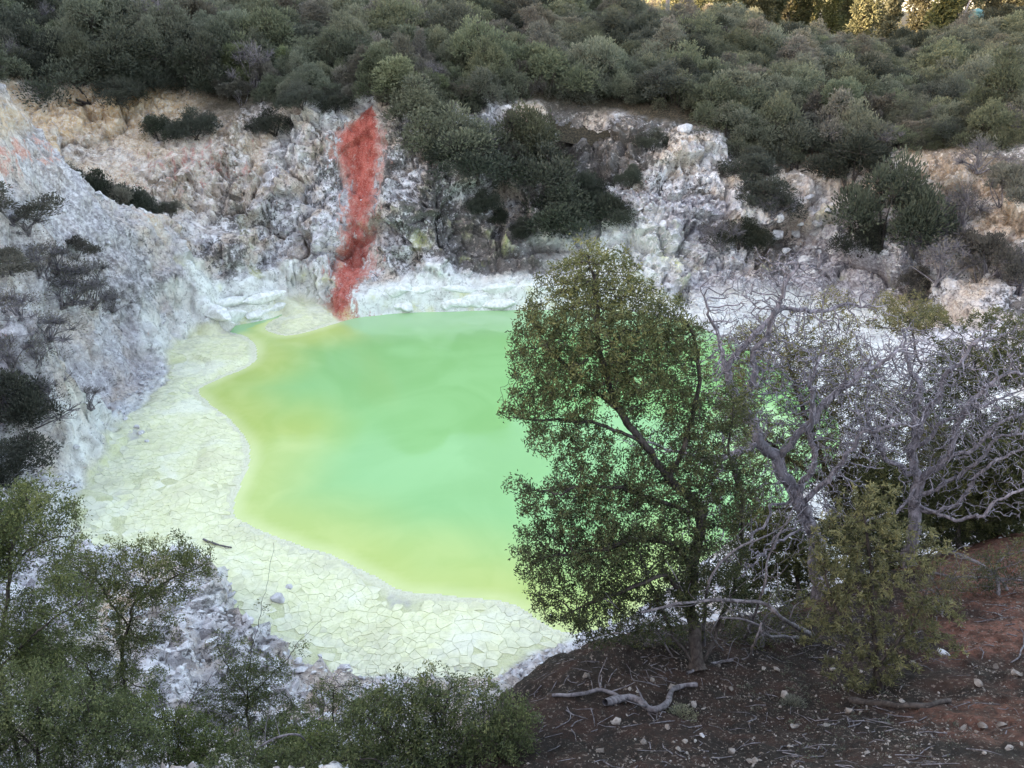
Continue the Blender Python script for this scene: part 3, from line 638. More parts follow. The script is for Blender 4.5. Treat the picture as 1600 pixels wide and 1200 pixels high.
boulder(1137, 262, 32, 'large pale boulder among dark shrubs below the rim, beside the grey dome', None)
boulder(1257, 408, 24, 'pale bluish angular boulder lowest in the rockfall', None)
boulder(1070, 203, 26, 'pale rounded boulder at the top edge of the grey dome', None)
boulder(434, 936, 25, 'pale bluish grey boulder lying on the cracked mud', None, sink=.26)
boulder(452, 918, 12, 'small pale stone behind the bluish boulder on the cracked mud', None)
for a, b, s in [(1212,368,26),(1244,366,22),(1276,366,20),(1276,349,20),(1283,388,15),(1308,368,16),(1217,343,22),(1262,310,18),(1295,330,16),(1240,330,15),(1228,392,17),(1300,395,14),(1252,350,15),(1232,440,14),(1270,425,12),(1205,300,15),(1225,315,14)]:
    boulder(a, b, s, 'angular pale boulder in the rockfall on the cliff beside the big dark shrub', 'boulders of the rockfall')
for a, b, s in [(221,677,13),(214,668,11),(71,543,12),(230,690,9),(196,655,10),(150,520,10),(120,700,11),(75,620,11),(185,470,10),(238,545,9),(60,400,11),(130,455,9),(170,380,9),(100,330,10)]:
    boulder(a, b, s, 'small pale loose stone on the lilac grey scree slope', 'loose stones on the scree slope', 'stone', 'stone')
def scatter_stones(name, label, pts, sizes, mat, kind='stuff', parent=None):
    V, F, Ti, off = [], [], [], 0
    for p, s in zip(pts, sizes):
        v, f = ROCKS[rng.randint(len(ROCKS))]; a = rng.uniform(0, 6.28); c, sn = math.cos(a), math.sin(a)
        R = np.array([[c, -sn, 0], [sn, c, 0], [0, 0, 1]]); tl = rng.normal(0, .25, 2); R = R@np.array([[1, 0, tl[0]], [0, 1, tl[1]], [-tl[0], -tl[1], 1]])
        V.append((v*s*rng.uniform(.8, 1.2, 3))@R.T+p); F.append(f+off); off += len(v); Ti.append(np.full(len(v), rng.rand()))
    o = link(name, mesh_np(name, np.concatenate(V), np.concatenate(F), mat, tint=np.concatenate(Ti)), parent); tag(o, label, None, None, kind); return o
def pick(I, V, w, n):
    idx = rng.choice(len(V), n, p=w/w.sum()); return V[idx]+rng.uniform(-.06, .06, (n, 3))*np.array((1, 1, 0))
# white crusted blocks that make up the front of the ledge along the far shore
M_CRUST = rock_material('white_crust', (.62,.62,.60), (.86,.87,.86), (.36,.34,.30))
LB = [mesh_np('ledge_block', *big_rock(340+i), M_CRUST) for i in range(6)]
ledge_o = bpy.data.objects.get('shore_ledge'); seg = np.r_[0, np.cumsum(np.linalg.norm(np.diff(SHORE, axis=0), axis=1))]; s_ = 0.0
while s_ < seg[-1]:
    i = min(np.searchsorted(seg, s_), len(SHORE)-2); a, b = SHORE[i], SHORE[i+1]; e = (b-a)/max(np.linalg.norm(b-a), 1e-6); L = rng.uniform(.9, 2.6)
    if SHORE_T[i] > .75 and not (-13.6 < a[0] < -8.4):
        q = a+e*0; nrm = np.array((e[1], -e[0])); q1 = q+nrm*.2
        if polysd(q1[None], SHORE)[0] < 0: nrm = -nrm
        for lev, (z0, hh) in enumerate([(.25, rng.uniform(.7, 1.3)), (1.25, rng.uniform(.7, 1.2))]):
            if lev and rng.rand() < .25: continue
            c = q+nrm*(.30+.32*lev+rng.uniform(-.05, .25)); o = link('ledge_block', LB[rng.randint(6)], ledge_o, (c[0], c[1], z0+.25*hh)); o.scale = (L*1.25, rng.uniform(.8, 1.4), hh*1.5); o.rotation_euler = (rng.normal(0, .10), rng.normal(0, .10), math.atan2(e[1], e[0])+rng.normal(0, .18))
    s_ += L*.72
def scatter_gn(name, label, P, src, full=False):
    """one mass: shrubs or stones instanced on points by geometry nodes"""
    P = np.array(P); me = bpy.data.meshes.new(name); me.vertices.add(len(P)); me.vertices.foreach_set('co', P[:, :3].astype(np.float32).ravel())
    a = me.attributes.new('size', 'FLOAT', 'POINT'); a.data.foreach_set('value', P[:, 3].astype(np.float32))
    o = link(name, me); tag(o, label, None, None, 'stuff')
    g = bpy.data.node_groups.new(name, 'GeometryNodeTree'); g.interface.new_socket('Geometry', in_out='INPUT', socket_type='NodeSocketGeometry'); g.interface.new_socket('Geometry', in_out='OUTPUT', socket_type='NodeSocketGeometry')
    n = g.nodes; i_ = n.new('NodeGroupInput'); o_ = n.new('NodeGroupOutput'); ip = n.new('GeometryNodeInstanceOnPoints'); ci = n.new('GeometryNodeCollectionInfo'); at = n.new('GeometryNodeInputNamedAttribute'); rv = n.new('FunctionNodeRandomValue')
    ci.inputs['Collection'].default_value = src; ci.inputs['Separate Children'].default_value = True; ci.inputs['Reset Children'].default_value = True
    k = .7 if full else .1
    at.data_type = 'FLOAT'; at.inputs['Name'].default_value = 'size'; rv.data_type = 'FLOAT_VECTOR'; rv.inputs[0].default_value = (-k, -k, 0); rv.inputs[1].default_value = (k, k, 6.28)
    L = g.links.new; L(i_.outputs[0], ip.inputs['Points']); L(ci.outputs[0], ip.inputs['Instance']); ip.inputs['Pick Instance'].default_value = True; L(rv.outputs[0], ip.inputs['Rotation']); L(at.outputs[0], ip.inputs['Scale']); L(ip.outputs[0], o_.inputs[0])
    m = o.modifiers.new('scatter', 'NODES'); m.node_group = g; return o
def stone_source(name, mat):
    c = bpy.data.collections.new(name)
    for i, (v, f) in enumerate(ROCKS):
        v = v*np.array([(1, 1, 1), (1.25, .8, .7), (.9, 1.2, .6)][i % 3]); c.objects.link(bpy.data.objects.new('stone_source', mesh_np('stone_source', v, f, mat, tint=np.full(len(v), (i*.37) % 1))))
    return c
SRC_PALE, SRC_SOIL = stone_source('pale_stones', M_ROCK), stone_source('soil_stones', M_PEBBLE)
w = np.clip(Mm['mask_c'][:, 1], 0, 1)*(Im['d'] > 1)*(Im['mud'] < .15)*(Im['slope'] < 1.5)*(Vm[:, 1] < 62)*(.25+np.clip(fbm(Vm*.35, 3, 220), 0, 1)*2)*(Vm[:, 1]/40)
w += .25*(Mm['mask_a'][:, 2] > .3)*(Im['d'] > .8)*(Im['ledge'] < .3)*(Im['mud'] < .15)*(Vm[:, 1] > 16)*(.1+np.clip(fbm(Vm*.6, 3, 221), 0, 1)*2)
w += .35*((Im['mud'] < .2) & (Im['bank'] < .2) & (Vm[:, 1] < 24))
p = pick(Im, Vm, w, 42000); sz = np.clip(rng.lognormal(-2.15, .6, len(p)), .05, .6); p[:, 2] += sz*.10
scatter_gn('scree', 'pale grey rubble scattered over the crater slopes', np.c_[p, sz], SRC_PALE, True)
w = In['bank']*np.clip(.25+1.6*fbm(Vn*.8, 3, 230), .06, 2)*(Vn[:, 1] < 14)
p = pick(In, Vn, w, 26000); sz = np.clip(rng.lognormal(-4.1, .5, len(p)), .008, .07); p[:, 2] += sz*.08
scatter_gn('gravel', 'small pale pebbles strewn over the dark reddish soil bank', np.c_[p, sz], SRC_SOIL, True)
w = (1-In['bank'])*(Vn[:, 1] > 6); p = pick(In, Vn, w, 7000); sz = np.clip(rng.lognormal(-3.3, .5, len(p)), .02, .10)
scatter_gn('rubble', 'pale rubble on the near slope under the lookout', np.c_[p, sz], SRC_PALE, True)
PEB = [mesh_np('stone', v, f, M_PEBBLE) for v, f in ROCKS]; PALE = [mesh_np('stone', v, f, M_ROCK) for v, f in ROCKS]
boulder(1475, 1022, 17, 'white flat stone beside the olive shrub on the soil bank', None, 'stone', 'stone', meshes=PALE)
boulder(1097, 1150, 10, 'small white stone on the dark soil below the driftwood', None, 'stone', 'stone', meshes=PALE)
boulder(1290, 1135, 17, 'pinkish tan stone half sunk in dark soil below the grey moss', None, 'stone', 'stone', meshes=PEB)
for k in range(34):
    a, b = rng.uniform(900, 1600), rng.uniform(1020, 1195)
    q = hit(a, b)
    if q is None or q[1] > 11: continue
    boulder(a, b, rng.uniform(9, 16), 'pale pebble sized stone on the reddish soil bank', 'stones on the soil bank', 'stone', 'stone', meshes=PEB, sink=.1)
print('stones', round(time.time()-T0, 1))

# ------------------------------------------------------------------ plants: leaves, branches
def leaf_quads(P, D, L, W, r, droop=.15):
    """one bent four-sided leaf for each point P, growing along D"""
    n = len(P); D = D/np.maximum(np.linalg.norm(D, axis=1)[:, None], 1e-6)
    s = r.normal(size=(n, 3)); s -= (s*D).sum(1)[:, None]*D; s /= np.maximum(np.linalg.norm(s, axis=1)[:, None], 1e-6); nn = np.cross(D, s)
    L = L*r.uniform(.7, 1.25, n)[:, None]; W = W*r.uniform(.75, 1.2, n)[:, None]
    V = np.stack([P, P+D*L*.5+s*W*.5+nn*L*.06, P+D*L-nn*L*droop, P+D*L*.5-s*W*.5+nn*L*.06], 1).reshape(-1, 3)
    return V, np.arange(4*n).reshape(n, 4)
def unit(r, n): v = r.normal(size=(n, 3)); return v/np.linalg.norm(v, axis=1)[:, None]
def tube(pts, rad, sides):
    pts = np.asarray(pts); n = len(pts); t = np.gradient(pts, axis=0); t /= np.maximum(np.linalg.norm(t, axis=1)[:, None], 1e-9)
    ref = np.array((.31, .57, .76)) if abs(t[0]@np.array((.31, .57, .76))) < .85 else np.array((.9, -.3, .2))
    a = np.cross(t, ref); a /= np.maximum(np.linalg.norm(a, axis=1)[:, None], 1e-9); b = np.cross(t, a)
    th = np.arange(sides)*2*math.pi/sides
    V = (pts[:, None]+np.asarray(rad)[:, None, None]*(np.cos(th)[None, :, None]*a[:, None]+np.sin(th)[None, :, None]*b[:, None])).reshape(-1, 3)
    i = (np.arange(n-1)[:, None]*sides+np.arange(sides)[None]); j = np.arange(n-1)[:, None]*sides+(np.arange(sides)[None]+1) % sides
    return V, np.stack([i, j, j+sides, i+sides], 2).reshape(-1, 4)
def join(parts):
    V, F, off = [], [], 0
    for v, f in parts: V.append(v); F.append(f+off); off += len(v)
    return np.concatenate(V), np.concatenate(F)
def resample(path, step):
    path = np.asarray(path, float); path = catmull(path, 8, False) if len(path) > 2 else path
    d = np.r_[0, np.cumsum(np.linalg.norm(np.diff(path, axis=0), axis=1))]; n = max(2, int(d[-1]/step)+1); s = np.linspace(0, d[-1], n)
    return np.stack([np.interp(s, d, path[:, k]) for k in range(3)], 1)
def colonize(paths, A, step, infl, kill, its, r, jit=.3, up=0.0):
    nodes, par, own = [], [], []
    for k, pth in enumerate(paths):
        q = resample(pth, step)
        if nodes:
            dd = np.linalg.norm(np.array(nodes)-q[0], axis=1); pi = int(dd.argmin()); q = q[1:] if dd.min() < step*1.5 else q
        else: pi = -1
        for p in q: nodes.append(p); par.append(pi); own.append(k); pi = len(nodes)-1
    nchild = [0]*len(nodes)
    A = A.copy(); nd = np.full(len(A), 1e9); ni = np.zeros(len(A), int)
    def upd(i0):
        nonlocal nd, ni
        N = np.array(nodes[i0:])
        for s in range(0, len(N), 400):
            D = np.linalg.norm(A[:, None]-N[None, s:s+400], axis=2); m = D.min(1); j = D.argmin(1)+i0+s; b = m < nd
            nd = np.where(b, m, nd); ni = np.where(b, j, ni)
    upd(0)
    for it in range(its):
        al = nd > kill
        if not al.any(): break
        A, nd, ni = A[al], nd[al], ni[al]; act = nd < infl
        if not act.any(): break
        i0 = len(nodes); idx = ni[act]; dv = A[act]-np.array(nodes)[idx]; dv /= np.linalg.norm(dv, axis=1)[:, None]
        uq, inv = np.unique(idx, return_inverse=True); S = np.zeros((len(uq), 3)); np.add.at(S, inv, dv)
        S /= np.maximum(np.linalg.norm(S, axis=1)[:, None], 1e-6); S += jit*r.normal(size=S.shape); S[:, 2] += up; S /= np.linalg.norm(S, axis=1)[:, None]
        add = 0
        for u_, d_ in zip(uq, S):
            if nchild[u_] >= 3: continue
            nodes.append(nodes[u_]+d_*step); par.append(int(u_)); own.append(own[u_]+1000 if own[u_] < 1000 else own[u_]); nchild[u_] += 1; nchild.append(0); add += 1
        if not add: break
        upd(i0)
    return np.array(nodes), np.array(par), np.array(own)
def radii(par, tip, power):
    n = len(par); w = np.zeros(n); has = np.zeros(n, bool)
    for i in range(n-1, -1, -1):
        if not has[i]: w[i] = tip**power
        if par[i] >= 0: w[par[i]] += w[i]; has[par[i]] = True
    return w**(1/power), ~has
def chains(par, rad):
    n = len(par); ch = [[] for _ in range(n)]; roots = []
    for i, p in enumerate(par): (ch[p].append(i) if p >= 0 else roots.append(i))
    out = []; st = [(-1, r_) for r_ in roots]
    while st:
        p, i = st.pop(); c = [p] if p >= 0 else []; c.append(i)
        while ch[i]:
            k = sorted(ch[i], key=lambda q: -rad[q])
            for o_ in k[1:]: st.append((i, o_))
            i = k[0]; c.append(i)
        out.append(c)
    return out
def blob_pts(blobs, n, r):
    """attraction points in ellipsoids; blob = (px, py, rx_px, ry_px, Y, depth_m)"""
    vol = np.array([b[2]*b[3]*b[5] for b in blobs], float); out = []
    for b, k in zip(blobs, np.maximum((n*vol/vol.sum()).astype(int), 6)):
        c = atY(b[0], b[1], b[4]); s = px_scale(c); q = unit(r, k)*(r.rand(k, 1)**.42); out.append(c+q*np.array((b[2]*s, b[5], b[3]*s)))
    return np.concatenate(out)
def plant(name, label, cat, paths, blobs, nattr, step, seed, bark, leafm=None, leaf=None, tip=.004, power=2.2, infl=.9, kill=None, jit=.3, up=0., wig=.03, group=None, split=False, its=120, base_r=None, flare=True, extra=None):
    """a rooted plant: paths are limbs as lists of world points (the first is the stem)"""
    r = np.random.RandomState(seed); A = blob_pts(blobs, nattr, r)
    if extra is not None: A = np.concatenate([A, extra])
    N, par, own = colonize(paths, A, step, infl, kill or step*1.6, its, r, jit, up)
    rad, tipm = radii(par, tip, power)
    if base_r: rad = np.where(own < 1000, np.maximum(rad, np.minimum(rad*base_r/max(rad[0], 1e-6), base_r)), rad)
    wv = np.stack([perlin(N*2.3, seed % 50+1), perlin(N*2.3, seed % 50+2), perlin(N*2.3, seed % 50+3)], 1)+.5*np.stack([perlin(N*6, 5), perlin(N*6, 6), perlin(N*6, 7)], 1)
    N2 = N+wv*wig; base = N2[0].copy(); base_z = N[0]
    if flare:
        dd = np.linalg.norm(N-N[0], axis=1); rad = rad*np.where(own == 0, 1+.7*np.exp(-dd/.22), 1)
    cs = chains(par, rad); groups = {}
    for c in cs:
        k = own[c[-1] if len(c) < 3 else c[1]]
        k0 = k if k < 1000 else k-1000
        key = 'trunk' if k0 == 0 else ('branch%d' % k0)
        rr = rad[c].copy(); 
        if len(c) > 1 and par[c[0]] >= -1: rr[0] = min(rr[0], rr[1]*1.35)
        sd = 7 if rr.max() > .05 else (5 if rr.max() > .014 else 3)
        groups.setdefault(key if split else 'stem', []).append(tube(N2[c], rr, sd))
    root = empty(name, tuple(base)); tag(root, label, cat, group)
    for key, tb in groups.items():
        V, F = join(tb); link('branch' if key.startswith('branch') else key, mesh_np(key, V-base, F, bark, smooth=True), root)
    if leafm is not None:
        thr, per, L, W, spread = leaf['thr'], leaf['per'], leaf['L'], leaf['W'], leaf.get('spread', .05)
        ok = np.where((rad < thr) & (own >= 1000 if leaf.get('grown', True) else True))[0]; dirs = N2[ok]-N2[np.maximum(par[ok], 0)]
        cn = perlin(N2[ok]*leaf.get('clump', 2.2)+seed, 3)+.6*perlin(N2[ok]*5.5, 4); m = cn+.25*r.normal(size=len(ok)) > leaf.get('cut', -.22); ok = ok[m]; dirs = dirs[m]
        if leaf.get('tips'): m = tipm[ok] | (r.rand(len(ok)) < leaf['tips']); ok = ok[m]; dirs = dirs[m]
        dirs /= np.maximum(np.linalg.norm(dirs, axis=1)[:, None], 1e-6)
        P = np.repeat(N2[ok], per, 0)+r.normal(size=(len(ok)*per, 3))*spread; D = np.repeat(dirs, per, 0)*leaf.get('fwd', .6)+unit(r, len(P))+np.array((0, 0, leaf.get('lift', .25)))
        cl = np.repeat(np.clip(r.normal(.42, .2, len(ok)), 0, 1), per)
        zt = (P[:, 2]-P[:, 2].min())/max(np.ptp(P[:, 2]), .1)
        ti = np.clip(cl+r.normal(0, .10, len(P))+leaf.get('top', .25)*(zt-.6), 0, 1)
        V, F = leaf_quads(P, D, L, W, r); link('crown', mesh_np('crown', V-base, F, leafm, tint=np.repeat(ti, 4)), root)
    return root
def polyY(pts): return [atY(*p) for p in pts]

# ------------------------------------------------------------------ scrub: a few shrub kinds, then individuals
def shrub_kind(seed, leafm, n=8000, R=1.0, Hh=1.25, L=.075, W=.034, lobes=26, stems=7, bark=M_BARK, twigs=0):
    r = np.random.RandomState(seed); root = empty('shrub', (0, 0, 0))
    c = []; tries = 0
    while len(c) < lobes and tries < 500:
        tries += 1; a = r.uniform(0, 6.283); q = r.rand()**.6; rr = q*R*r.uniform(.55, 1.0); z = Hh*(.10+.66*(1-q*q)*r.uniform(.55, 1.15)+.22*r.rand()); c.append((rr*math.cos(a), rr*math.sin(a), z, R*r.uniform(.13, .42)))
    c = np.array(c); vol = c[:, 3]**2; k = r.choice(len(c), n, p=vol/vol.sum()); d = unit(r, n); d[:, 2] = np.where(d[:, 2] < -.75, -d[:, 2], d[:, 2])
    fr = r.rand(n)**.33; lump = 1+.6*perlin(d*2.4+k[:, None]*3.1, seed % 40)
    P = c[k, :3]+d*(c[k, 3]*fr*lump)[:, None]*np.array((1, 1, .85))
    # shoots that stick out of the outline
    D = d*.9+np.array((0, 0, .55))+.55*unit(r, n)
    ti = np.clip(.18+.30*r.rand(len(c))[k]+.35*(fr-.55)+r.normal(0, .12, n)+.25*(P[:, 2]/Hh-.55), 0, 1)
    V, F = leaf_quads(P, D, L, W, r)
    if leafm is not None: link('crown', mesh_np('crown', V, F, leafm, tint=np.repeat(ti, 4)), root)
    tb = []
    for i in range(stems):
        e = c[r.randint(len(c))]; b = np.array((r.uniform(-.12, .12), r.uniform(-.12, .12), -.1)); m = .5*(b+e[:3])+np.array((0, 0, .08))+r.normal(0, .06, 3)
        tb.append(tube(resample([b, m, e[:3]], .15), np.linspace(.03, .008, len(resample([b, m, e[:3]], .15))), 4))
        for q in range(7+twigs):
            t_ = e[:3]+unit(r, 1)[0]*e[3]*1.15*np.array((1, 1, .8))+np.array((0, 0, .08)); tb.append(tube(resample([m+.5*(e[:3]-m)*r.rand(), .5*(e[:3]+t_)+r.normal(0, .05, 3), t_], .12), np.linspace(.011, .004, len(resample([m, .5*(e[:3]+t_), t_], .12)))[:1].repeat(len(resample([m, e[:3], t_], .12)))[:1].repeat(2) if False else .007*np.ones(len(resample([m, e[:3], t_], .12))), 3)) if False else tb.append(tube(np.array([e[:3]*.8+m*.2, .5*(e[:3]+t_)+r.normal(0, .04, 3), t_]), np.array((.010, .007, .003)), 3))
    V, F = join(tb); link('stem', mesh_np('stem', V, F, bark, smooth=True), root)
    return root
KINDS = {'green': [shrub_kind(400+i, M_LEAF_SCRUB, R=1.0+.1*(i % 2), Hh=1.2+.15*(i % 3)) for i in range(4)],
         'brown': [shrub_kind(420+i, M_LEAF_BROWN, n=5600, R=1.0, Hh=1.2, lobes=12, twigs=4, bark=M_TWIG) for i in range(2)],
         'light': [shrub_kind(440+i, M_LEAF_BRIGHT, n=8000, R=.95, Hh=1.3) for i in range(2)],
         'dark': [shrub_kind(460+i, M_LEAF_DARK, n=8000, R=1.05, Hh=1.15) for i in range(2)],
         'bare': [shrub_kind(480+i, M_LEAF_BROWN, n=500, R=1.0, Hh=1.2, lobes=22, stems=16, twigs=16, bark=M_TWIG) for i in range(2)],
         'flat': [shrub_kind(500+i, M_LEAF_DARK, n=6500, R=1.15, Hh=.75, lobes=18) for i in range(1)]}
PROTO_USED = set()
def place_shrub(kind, p, R, label, group=None, name='shrub', hs=1.0, cat='shrub'):
    src = KINDS[kind][rng.randint(len(KINDS[kind]))]
    o = copy_tree(src); o.name = name
    o.location = p; o.rotation_euler = (rng.normal(0, .08), rng.normal(0, .08), rng.uniform(0, 6.28)); o.scale = (R*rng.uniform(.8, 1.3), R*rng.uniform(.8, 1.3), R*hs*rng.uniform(.85, 1.2))
    tag(o, label, cat, group); return o
def shrub_px(kind, px, py, wpx, label, group=None, hs=1.0, name='shrub', dy=0.0):
    """shrub whose foot stands at a photo position on the ground"""
    p = hit(px, py)
    if p is None: return
    R = .5*wpx*px_scale(p)*1.15; return place_shrub(kind, (p[0], p[1]+dy, ground(p[0], p[1]+dy)-.12*R), R, label, group, name, hs)
# rim line in the photo: scrub stands above it
RIM = np.array([(-200,150),(0,120),(60,112),(130,122),(210,140),(330,140),(390,165),(450,176),(520,168),(570,160),(610,176),(670,186),(730,196),(780,165),(850,150),(960,158),(1080,168),(1130,205),(1190,246),(1250,255),(1330,262),(1400,240),(1500,228),(1800,215)], float)
cand = []; tries = 0; cells_ = {}
while tries < 80000:
    tries += 1; y = 58+82*rng.rand()**1.35; x = rng.uniform(-.68, .72)*y+0
    md = 1.35+.010*(y-58)
    kx, ky = int(x//2.2), int(y//2.2)
    if any((x-a)**2+(y-b)**2 < md*md for i in (-1, 0, 1) for j in (-1, 0, 1) for a, b in cells_.get((kx+i, ky+j), [])): continue
    cells_.setdefault((kx, ky), []).append((x, y)); cand.append((x, y))
C = np.array(cand); Zc = np.array([ground(a, b) for a, b in C]); cp = photo_of(np.c_[C, Zc])
tops = photo_of(np.c_[C, Zc+2.6])
ok = (cp[1] < np.interp(cp[0], RIM[:, 0], RIM[:, 1])) & (tops[1] < 300) & (cp[1] > -25) & (cp[0] > -90) & (cp[0] < 1690) & ~((C[:, 1] > 118) & (cp[0] > 1180))
C, Zc, pxs, pys = C[ok], Zc[ok], cp[0][ok], cp[1][ok]; order = np.argsort(C[:, 1]-.05*np.abs(C[:, 0]))
print('scrub', len(C))
SC_KIND = {'green': 'grey green bushy shrub', 'brown': 'brownish thin leaved shrub', 'light': 'lighter yellow green shrub', 'dark': 'dark green shrub', 'bare': 'bare grey twiggy shrub'}
SC_ZONE = [(220, 'above the ochre cliff and spur'), (470, 'above the white cliff'), (690, 'above the red streak'), (930, 'above the central gully'), (1150, 'above the grey dome'), (1340, 'above the rockfall'), (9999, 'above the twiggy far wall')]
def scrub_label(k, px, y):
    zone = next(z for lim, z in SC_ZONE if px < lim); row = 'at the scrub edge' if y < 67 else ('just behind the scrub edge' if y < 76 else 'deep in scrub')
    return '%s %s %s' % (SC_KIND[k], row, zone), 'scrub shrubs ' + zone
restP = []
tone = fbm(np.c_[C*.05, C[:, :1]*0], 3, 300)
for n_, i in enumerate(order):
    x, y, z = C[i, 0], C[i, 1], Zc[i]; R = float(np.clip(rng.lognormal(.52, .30), .85, 2.9))*(1+.1*(y > 80)); t_ = tone[i]+rng.normal(0, .12); left = pxs[i] < 350
    k = 'green'
    if t_ > .16: k = 'brown' if rng.rand() < .75 else 'light'
    elif t_ > .08 and rng.rand() < .15: k = 'light'
    elif t_ < -.22 or (left and rng.rand() < .35): k = 'dark'
    if rng.rand() < .08: k = 'bare'
    if rng.rand() < .12 and pxs[i] > 1000: k = 'brown'
    if n_ < 262:
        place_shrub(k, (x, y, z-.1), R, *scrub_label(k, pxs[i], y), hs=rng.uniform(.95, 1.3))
    else: restP.append((x, y, z-.15, R*1.1))
SRC = bpy.data.collections.new('scrub_source')
for k in ('green', 'green', 'brown', 'green', 'dark', 'brown'):
    kd = KINDS[k][len(SRC.objects) % len(KINDS[k])]; c = next(ch for ch in kd.children if ch.name.startswith('crown')); SRC.objects.link(bpy.data.objects.new('scrub_clump', c.data))
scatter_gn('scrubland', 'distant unbroken scrub covering the land beyond the rim', restP, SRC)
# a row of shrubs right along the rim, hanging over it
q = np.r_[np.arange(-10, 560, 44), np.arange(610, 1620, 44)]
for a_ in q:
    b_ = np.interp(a_, RIM[:, 0], RIM[:, 1])+rng.uniform(-6, 4); h_ = hit(a_+rng.uniform(-10, 10), b_)
    if h_ is None or h_[1] < 55: continue
    k = 'dark' if (a_ < 350 and rng.rand() < .5) else rng.choice(['green', 'green', 'dark', 'brown']); zone = next(z for lim, z in SC_ZONE if a_ < lim)
    place_shrub(k, (h_[0], h_[1]+.3, ground(h_[0], h_[1]+.3)-.35), rng.uniform(1.5, 2.2), '%s on the very rim %s' % (SC_KIND[k], zone), 'rim shrubs '+zone, hs=rng.uniform(.8, 1.1))
# the ridge out to the side wears the same scrub
RP = []
for k in range(900):
    x, y = rng.uniform(-100, -42), rng.uniform(-70, 112)
    if x/max(y, 1) > -.62 and y > 0: continue
    RP.append((x, y, ground(x, y)-.1, rng.uniform(1.8, 3.0)))
scatter_gn('ridge_scrub', 'scrub covering the ridge that shades the crater', RP, SRC)
print('scrub done', round(time.time()-T0, 1))
# ------------------------------------------------------------------ single shrubs on the crater walls
SX = shrub_px
SX('dark', 250, 218, 52, 'smaller of two dark round shrubs on the ochre cliff face')
SX('dark', 306, 215, 58, 'larger of two dark round shrubs on the ochre cliff face')
SX('flat', 130, 155, 120, 'low spreading dark green shrub creeping over the ochre rim', hs=.8)
SX('flat', 185, 170, 90, 'low dark green creeper hanging into the notch of the ochre rim', hs=.8)
SX('flat', 240, 142, 90, 'low dark green ground shrub on the rim above two round shrubs', hs=.7)
SX('dark', 432, 208, 66, 'dark shrub at the cliff top over the white blocks', hs=.8)
SX('dark', 478, 196, 60, 'dark shrub at the cliff top next to the red streak')
for k, (a, b, s) in enumerate([(85,205,60),(112,238,56),(140,268,60),(168,296,64),(200,318,60),(236,340,50),(270,366,48)]):
    q = atY(a, b, 50.2+.55*k); R = .5*s*px_scale(q)*1.2; place_shrub('dark' if k % 3 else 'brown', (q[0], q[1], ground(q[0], q[1])-.2), R, 'dark brownish shrub in the gully behind the pale spur', 'shrubs in the gully behind the spur', hs=1.1)
SX('green', 655, 220, 95, 'green shrub overhanging the cliff just beside the red streak')
SX('green', 705, 245, 105, 'green shrub spilling over the rim at the head of the central gully')
SX('dark', 738, 285, 105, 'dark green shrub low in the upper central gully')
SX('dark', 715, 312, 66, 'small dark shrub at the buttress edge of the central gully')
SX('dark', 758, 330, 48, 'small dark shrub halfway down the central gully floor')
SX('dark', 780, 352, 36, 'small bare dark shrub at the talus of the central gully')
SX('dark', 815, 368, 40, 'small dark shrub at the foot of the central gully')
SX('green', 835, 262, 110, 'green shrub in the middle of the dark gully clump')
SX('dark', 845, 310, 130, 'large dark shrub filling the dark gully clump')
SX('dark', 878, 352, 112, 'dark shrub lowest in the dark gully clump')
SX('dark', 915, 335, 80, 'dark shrub at the lower side of the dark gully clump')
SX('brown', 800, 215, 50, 'brownish shrub below the ochre patch under the rim')
SX('dark', 955, 345, 70, 'dark shrub at the foot of the grey dome edge')
SX('dark', 985, 290, 40, 'thin dark shrub in the crack beside the grey dome')
SX('dark', 1020, 235, 46, 'dark shrub in the upper crack of the grey dome')
SX('light', 1095, 188, 42, 'bright green shrub on top of the grey dome')
SX('green', 1180, 235, 80, 'grey green shrub at the dome top beside the pale boulder')
SX('dark', 1175, 275, 70, 'dark shrub just under the pale boulder on the dome')
SX('green', 1240, 262, 110, 'wide grey green shrub above the rockfall')
SX('dark', 1330, 285, 95, 'dark green shrub hanging over the top of the rockfall')
for a, b, s in [(1185,362,84),(1155,384,80),(1125,402,68),(1205,337,74)]:
    SX('bare' if rng.rand() < .35 else 'dark', a, b, s, 'dark shrub in the slanting hollow between dome and rockfall', 'shrubs in the hollow below the dome', hs=.8)
SX('dark', 1365, 455, 150, 'big dark green shrub at the foot of the right cliff', hs=1.15)
SX('dark', 1345, 400, 80, 'dark green shrub behind the big one beside the rockfall')
for a, b, s in [(1440,380,95),(1500,360,100),(1560,350,100),(1470,440,95),(1540,430,110),(1590,450,90),(1420,330,70),(1520,300,80),(1590,300,80)]:
    SX('bare' if rng.rand() < .75 else 'brown', a, b, s, 'grey twiggy shrub on the pinkish pale cliff beyond the dead tree', 'grey twiggy shrubs on the far wall', hs=.95)
SX('brown', 1430, 470, 70, 'brown shrub below the grey twiggy cliff shrubs')
